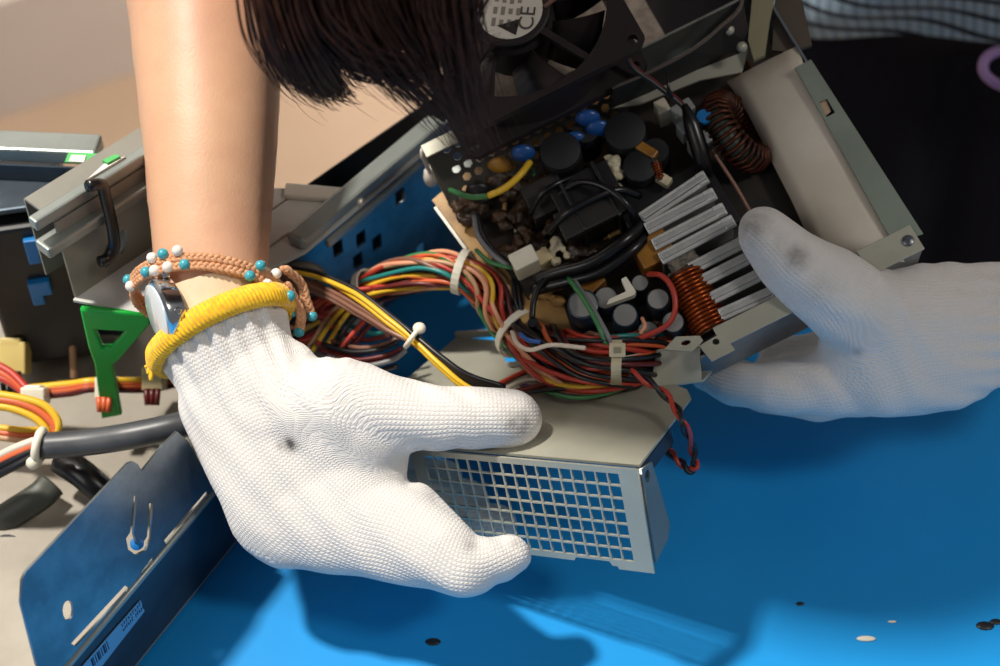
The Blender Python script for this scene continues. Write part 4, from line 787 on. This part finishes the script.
# right hand of the wearer (left in the picture)
gn_ = dict(
    cf=N_(226, 338, .600, 58, .62), p0=N_(238, 372, .597, 62, .52), p1=N_(262, 420, .594, 66, .46), p2=N_(292, 472, .592, 78, .40), p3=N_(292, 500, .592, 70, .42),
    pb=N_(234, 406, .597, 55, .55), pw=N_(350, 462, .590, 58, .42), pm=N_(330, 505, .590, 64, .42),
    t0=N_(300, 408, .592, 50, .75), t0b=N_(338, 406, .589, 50, .8), t1=N_(372, 412, .588, 44, .85), t2=N_(415, 417, .587, 35, .95), t3=N_(455, 418, .587, 32), t4=N_(490, 418, .5885, 30), t5=N_(512, 419, .590, 30, .95),
    i0=N_(352, 520, .588, 56, .55), i1=N_(400, 536, .584, 48, .6), i2=N_(438, 552, .581, 38, .75), i3=N_(463, 568, .581, 31), i4=N_(510, 556, .584, 21),
    k0=N_(414, 508, .590, 26, .8), k1=N_(447, 536, .587, 22), k2=N_(470, 552, .589, 18),
    m0=N_(300, 520, .600, 44, .7), m1=N_(385, 520, .612, 34), m2=N_(435, 525, .622, 28), m3=N_(473, 528, .628, 24), m4=N_(497, 524, .632, 20),
    r1=N_(360, 495, .618, 32), r2=N_(420, 500, .630, 28), r3=N_(465, 503, .638, 24), l1=N_(350, 475, .624, 28), l2=N_(400, 475, .640, 24), l3=N_(442, 480, .648, 21))
gb = [('cf', 'p0'), ('p0', 'pb'), ('pb', 'p1'), ('pb', 'p2'), ('p0', 'p1'), ('p1', 'p2'), ('p2', 'p3'), ('p2', 'pm'), ('pm', 'pw'), ('p1', 't0'), ('p2', 'pw'), ('t0', 'pw'), ('t0', 't0b'), ('t0b', 't1'), ('t1', 't2'), ('t2', 't3'), ('t3', 't4'), ('t4', 't5'), ('p0', 't0'),
      ('pm', 'i0'), ('p3', 'i0'), ('i0', 'i1'), ('i1', 'i2'), ('i2', 'i3'), ('i3', 'i4'), ('pw', 'i0'), ('i1', 'k0'), ('k0', 'k1'), ('k1', 'k2'), ('t0b', 'pw'), ('t1', 'pw'),
      ('p3', 'm0'), ('m0', 'm1'), ('m1', 'm2'), ('m2', 'm3'), ('m3', 'm4'), ('m0', 'r1'), ('r1', 'r2'), ('r2', 'r3'), ('m0', 'l1'), ('l1', 'l2'), ('l2', 'l3')]
# open end of the cuff
cc = P(221, 331, .600); m1_ = (P(286, 300, .600)-cc)*.97; m2_ = UP*.0070-FW*.0172
ring = [cc+m1_*math.cos(a*.1309)+m2_*math.sin(a*.1309) for a in range(48)]
def make_glove(nodes_, bones_, extra, stains, ribs, label, kn):
    me = organic2(nodes_, bones_, .0012, extra, FW, 7)
    acc, co = knit_attr(me, nodes_, kn, NG, stains)
    nv = len(me.vertices); nor = np.empty(nv*3); me.vertices.foreach_get('normal', nor); nor = nor.reshape(-1, 3)
    c0, ax, l0, l1, amp, sd = ribs; ax = np.array(ax); q = co-np.array(c0); t = q@ax
    side = np.array(sd); phase = (q@side)
    win = np.clip(1-(t-l0)/(l1-l0), 0, 1)*(t > -.02)
    disp = amp*np.cos(phase*2*math.pi/.0066)*win
    # soft wrinkles
    ww = .00035*np.sin(co@np.array([310., 190., 260.])+2*np.sin(co@np.array([90., 150., -120.])))
    co2 = co+nor*(disp+ww)[:, None]
    me.vertices.foreach_set('co', co2.ravel()); me.update()
    o = link('glove', me, wool, pe, smooth=3); o['label'] = label; return o
S = lambda x, y, d: tuple(P(x, y, d))
gl = make_glove(gn_, gb, [('p0', ring), ('cf', ring)], [(S(520, 424, .579), .0055, .9), (S(289, 445, .5795), .0026, 1.6), (S(281, 446, .5795), .002, 1.2), (S(345, 556, .565), .004, .3), (S(538, 412, .587), .004, .5), (S(470, 548, .575), .003, .5), (S(514, 546, .58), .002, .8), (S(425, 500, .588), .004, .5)],
    (cc, (P(250, 400, .595)-cc).normalized(), .0, .040, .0010, m1_.normalized()), 'white knitted glove with a yellow cuff edge pinching the beige cover', [('cf', 'p0'), ('p0', 'p1'), ('p1', 'p2'), ('p2', 'pm'), ('t0', 't1'), ('t1', 't3'), ('t3', 't5'), ('pm', 'i0'), ('i0', 'i1'), ('i1', 'i3'), ('i3', 'i4'), ('m1', 'm3'), ('m3', 'm4')])
yel = mat('yellow_yarn', 'f2c20c', .85, col2='e0a800', nscale=500, sheen=.3)
# yellow edge: overlocked yarn, a fat roll made of many stitches, plus its loose end
up_ = m1_.cross(m2_).normalized()
if up_.dot(UP) < 0: up_ = -up_
b = MB(); M_ = 104; rr_ = 1.03
for k in range(M_):
    a = 2*math.pi*k/M_; c = cc+(m1_*math.cos(a)+m2_*math.sin(a))*rr_; tg = (m2_*math.cos(a)-m1_*math.sin(a)).normalized(); rad = tg.cross(up_).normalized()
    b.tube([c+rad*math.cos(t*.7854)*.0028+up_*(math.sin(t*.7854)*.0044)+tg*(.0016*math.sin(t*.7854)+.0006*math.sin(t*1.5708)) for t in range(8)], .00095, 5, closed=True)
b.tube([cc+(m1_*math.cos(2*math.pi*k/48)+m2_*math.sin(2*math.pi*k/48))*rr_ for k in range(48)], .0024, 8, closed=True)
e0 = cc-m1_*1.03
for k in range(7): b.tube(catmull([e0+up_*.004*(k/6-.5)+m1_*.05, e0-m1_*.07+up_*(.004*(k/6-.5))-UP*.001*k*.3, e0-m1_*.13-UP*.003+up_*(.006*(k/6-.5))+FW*.001*(k % 3)], 4), .0008, 5)
b.tube(catmull([e0+m1_*.02-FW*.001+up_*.003, e0+m1_*.18+up_*.006-FW*.002, e0+m1_*.38+up_*.0085-FW*.004, e0+m1_*.42+up_*.010-FW*.004], 5), .0012, 6)
cb = b.build('cuff_edge', yel, gl, smooth=3); cb['label'] = 'yellow overlocked cuff edge'
# left hand of the wearer (right in the picture)
g2 = dict(
    t5=N_(765, 234, .600, 28), t4=N_(792, 262, .600, 35), t3=N_(820, 283, .602, 41), t2=N_(850, 303, .606, 46, .95), t1=N_(880, 322, .610, 52, .8),
    p0=N_(890, 345, .614, 72, .55), p1=N_(935, 338, .618, 76, .52), p2=N_(985, 325, .620, 62, .6), cf=N_(1040, 318, .620, 52, .75), cf2=N_(1090, 312, .622, 58, .7),
    i0=N_(870, 370, .618, 48, .7), i1=N_(822, 384, .622, 32), i2=N_(775, 388, .628, 26), i3=N_(735, 384, .640, 22), i4=N_(708, 372, .652, 20),
    m0=N_(880, 375, .630, 40, .8), m1=N_(815, 395, .640, 27), m2=N_(765, 390, .655, 23), m3=N_(728, 375, .668, 20), r0=N_(885, 365, .645, 36), r1=N_(825, 372, .658, 27), r2=N_(770, 378, .672, 22), l0=N_(885, 358, .650, 32), l1=N_(835, 352, .664, 26), l2=N_(780, 362, .676, 22))
b2 = [('t5', 't4'), ('t4', 't3'), ('t3', 't2'), ('t2', 't1'), ('t1', 'p0'), ('p0', 'p1'), ('p1', 'p2'), ('p2', 'cf'), ('cf', 'cf2'), ('t1', 'p1'), ('p0', 'i0'), ('t1', 'i0'), ('p1', 'i0'), ('i0', 'i1'), ('i1', 'i2'), ('i2', 'i3'), ('i3', 'i4'), ('i0', 'm0'), ('p0', 'm0'), ('m0', 'm1'), ('m1', 'm2'), ('m2', 'm3'), ('m0', 'r0'), ('r0', 'r1'), ('r1', 'r2'), ('r0', 'l0'), ('l0', 'l1'), ('l1', 'l2')]
cw = P(985, 325, .62)
make_glove(g2, b2, [], [(S(748, 222, .588), .009, .8), (S(797, 256, .585), .005, .9), (S(775, 240, .58), .010, .5), (S(770, 262, .58), .006, .5), (S(859, 348, .60), .0018, 1.0), (S(820, 290, .585), .007, .2)],
    (P(1060, 316, .62), (cw-P(1060, 316, .62)).normalized(), .012, .05, .0008, UP), 'white knitted glove with a smudged thumb gripping the supply from the right', [('t1', 't2'), ('t2', 't3'), ('t3', 't5'), ('cf2', 'cf'), ('cf', 'p2'), ('p2', 'p1'), ('p1', 'p0'), ('p0', 'i0'), ('i0', 'i1'), ('i1', 'i3'), ('i3', 'i4')])
# ------------------------------------------------------------------ watch and bracelet on the right wrist
wt = empty('wrist_watch', P(168, 318, .598), 'round silver wrist watch on the bare wrist, seen edge-on above the yellow cuff', 'watch')
wc = P(163, 312, .590); wax = (-RT*.84-UP*.27-FW*.45).normalized()
b = MB(); b.lathe(wc-wax*.006, wax, [(0, .0095), (.001, .0118), (.006, .0128), (.0072, .0128), (.0080, .0120), (.0084, .0112)], 40); b.build('watch_case', chrome, wt, smooth=.5)
b = MB(); b.lathe(wc+wax*.0024, wax, [(0, .0110), (.0004, .0110), (.0010, .0085)], 40); b.build('watch_crystal', mat('watch_glass', 'dfe6ea', .05, spec=.8, coat=1), wt, smooth=.6)
b = MB(); b.lathe(wc+wax*.0016, wax, [(0, .0104), (.0004, .0104)], 32); b.build('watch_dial', mat('dial_pale', 'c9c8c4', .3, .4), wt)
for sgn in (1, -1): b = MB(); wup = (UP-wax*UP.dot(wax)).normalized(); wsd = wax.cross(wup); b.cbox(wc+wup*sgn*.0118-wax*.004, wax, wsd, wup*sgn, .003, .008, .0028); b.build('lug', chrome, wt, bevel=.0006)
b = MB(); b.lathe(wc-wax*.001+RT*.006-FW*.0085, (RT*.3-FW*.9).normalized(), [(0, .0012), (.002, .0014), (.003, .001)], 12); b.build('crown', chrome, wt, smooth=.6)
# strap: a band around the wrist
sc0 = P(218, 312, .604); sa = (P(230, 345, .602)-P(212, 275, .606)).normalized(); s1 = RT-sa*RT.dot(sa); s1 = (s1+UP*-.42).normalized(); s1 = (s1-sa*s1.dot(sa)).normalized(); s2 = sa.cross(s1).normalized()
if s2.dot(FW) > 0: s2 = -s2
b = MB(); vs = []; fs = []
for k in range(64):
    a = 2*math.pi*k/64; c = sc0-sa*.004+s1*math.cos(a)*.0222+s2*math.sin(a)*.0190
    d = (s1*math.cos(a)+s2*math.sin(a)).normalized(); vs += [c-sa*.0066, c+sa*.0066, c+sa*.0066+d*.0013, c-sa*.0066+d*.0013]
for k in range(64):
    A_, B_ = k*4, ((k+1) % 64)*4; fs += [(A_+e, A_+(e+1) % 4, B_+(e+1) % 4, B_+e) for e in range(4)]
b.verts(vs, fs); o = b.build('watch_strap', mat('strap_cream', 'dcc4a4', .5, col2='d2b795', nscale=60), wt, smooth=.6)
br = empty('bracelet', P(212, 268, .60), 'braided tan cord bracelet with turquoise and pearl beads on the bare wrist', 'bracelet')
cordm = mat('braided_cord', 'cf9a72', .7, col2='bd8760', nscale=260); turq = mat('turquoise_bead', '3f9fb0', .25); pearl = mat('pearl_bead', 'eadfd6', .15, coat=.6)
ba = (P(218, 300, .606)-P(211, 240, .610)).normalized(); bc = P(212, 296, .606)
e1_ = (P(284, 300, .606)-bc); e2_ = UP*.0118-FW*.0200
def BP(t, sh, ex=1.0): return bc+e1_*math.cos(t)*ex+e2_*math.sin(t)*ex+ba*sh
lp0 = P(136, 290, .607)
for ci, (shf, ex) in enumerate(((-.0012, 1.05), (.0022, 1.06))):
    b = MB(); n = 96
    base = []
    for k in range(n+1):
        t = 2*math.pi*k/n; q = BP(t, shf, ex)-RT*(.001*max(0, -math.cos(t))**2); base.append(q)
    for s in range(3):
        pts = []
        for k in range(n*3):
            t = 2*math.pi*k/(n*3); q = BP(t, shf, ex)-RT*(.001*max(0, -math.cos(t))**2); tg = (e2_*math.cos(t)-e1_*math.sin(t)).normalized(); o1 = ba; ph = k*.62+s*2.0944
            pts.append(q+o1*math.sin(ph)*.00095+ba.cross(tg)*math.sin(2*ph)*.0006)
        b.tube(pts, .0010, 5, closed=True)
    b.build('braided_cord', cordm, br, smooth=3)
beads = [(2.95, -.0019, 't'), (2.80, .0024, 'p'), (2.35, .0020, 't'), (2.22, -.0022, 'p'), (2.20, .0026, 'p'), (2.05, -.0026, 't'), (2.0, .0024, 'p'), (1.85, -.0030, 'p'), (1.78, .0022, 't'), (.98, .0030, 't'), (.80, -.0026, 't'), (.72, .0034, 'p'), (.52, -.0030, 'p'), (.46, .0030, 't'), (.30, .0045, 'p'), (.26, -.001, 't'), (.08, .0055, 't'), (.02, .001, 'p')]
for t, shf, k in beads:
    q = BP(t, shf, 1.07)-RT*(.001*max(0, -math.cos(t))**2); out = (q-bc).normalized(); b = MB(); b.ball(q+out*.0010, .00205 if k == 't' else .0021, 3); b.build('bead', turq if k == 't' else pearl, br, smooth=3)
for k, (pts) in enumerate((((284, 268, .596), (300, 282, .602), (306, 300, .604), (312, 316, .606)), ((286, 284, .597), (294, 298, .600), (301, 314, .602), (299, 332, .604)))):
    b = MB(); c_ = catmull([P(*p) for p in pts], 10)
    for s in range(3): b.tube([q+RT*math.sin(i*.62+s*2.09)*.0011+UP*math.sin(2*(i*.62+s*2.09))*.0006 for i, q in enumerate(c_)], .0010, 5)
    b.build('hanging_cord', cordm, br, smooth=3); b = MB(); b.ball(c_[-1], .0021, 3); b.build('bead', turq, br, smooth=3)
b = MB(); b.ball(P(290, 296, .594), .0021, 3); b.build('bead', turq, br, smooth=3)
# lavender loop hanging by the trousers at the right edge
b = MB(); b.tube(catmull([P(x, y, .80) for x, y in ((1012, 50), (996, 52), (985, 60), (984, 72), (994, 82), (1012, 90))], 6), .0028, 8); tag(b.build('plastic_loop', mat('lavender_plastic', 'b48fc4', .35), smooth=3), 'lavender plastic loop at the right edge in front of the dark trousers', 'loop')
# ------------------------------------------------------------------ light and camera
def area(name, loc, tgt, size, power, col, sy=None):
    l = bpy.data.lights.new(name, 'AREA'); l.energy = power; l.color = col; l.size = size
    if sy: l.shape = 'RECTANGLE'; l.size_y = sy
    o = bpy.data.objects.new(name, l); COL.objects.link(o); o.location = loc; o.rotation_euler = (V(tgt)-V(loc)).to_track_quat('-Z', 'Y').to_euler(); return o
area('ceiling_lamp_left', (-1.02, .66, 2.15), (0, .4, .05), .16, 80, (1, .94, .85))
area('fill_front', (-1.6, -1.0, 1.5), (0, .4, 0), 1.0, 9, (1, .96, .92))  # soft fill light added from the front left, no window known
area('ceiling_lamp_right', (1.25, -.25, 1.9), (.15, .45, .05), .3, 11, (1, .95, .88))
area('floor_fill_back', (.30, 1.72, -.05), (-.1, 1.6, -.75), .35, 11, (1, .96, .92))  # unseen low light added to brighten the floor behind the table
w = bpy.data.worlds.new('World'); SC.world = w; w.use_nodes = True; bg = w.node_tree.nodes['Background']; bg.inputs['Color'].default_value = (.95, .95, 1, 1); bg.inputs['Strength'].default_value = .14
cam = bpy.data.cameras.new('Camera'); co_ = bpy.data.objects.new('Camera', cam); COL.objects.link(co_); co_.location = CAM
co_.rotation_euler = Matrix(((RT.x, UP.x, -FW.x), (RT.y, UP.y, -FW.y), (RT.z, UP.z, -FW.z))).to_euler()
cam.sensor_width = 36; cam.sensor_fit = 'HORIZONTAL'; cam.lens = FP*36/1000; cam.clip_start = .01; cam.clip_end = 60
cam.dof.use_dof = True; cam.dof.focus_distance = .592; cam.dof.aperture_fstop = 8.0
SC.camera = co_
SC.view_settings.view_transform = 'Standard'; SC.view_settings.look = 'None'; SC.view_settings.gamma = 1; SC.view_settings.exposure = .0; SC.view_settings.use_curve_mapping = False
SC.cycles.use_denoising = True
bpy.context.view_layer.update()
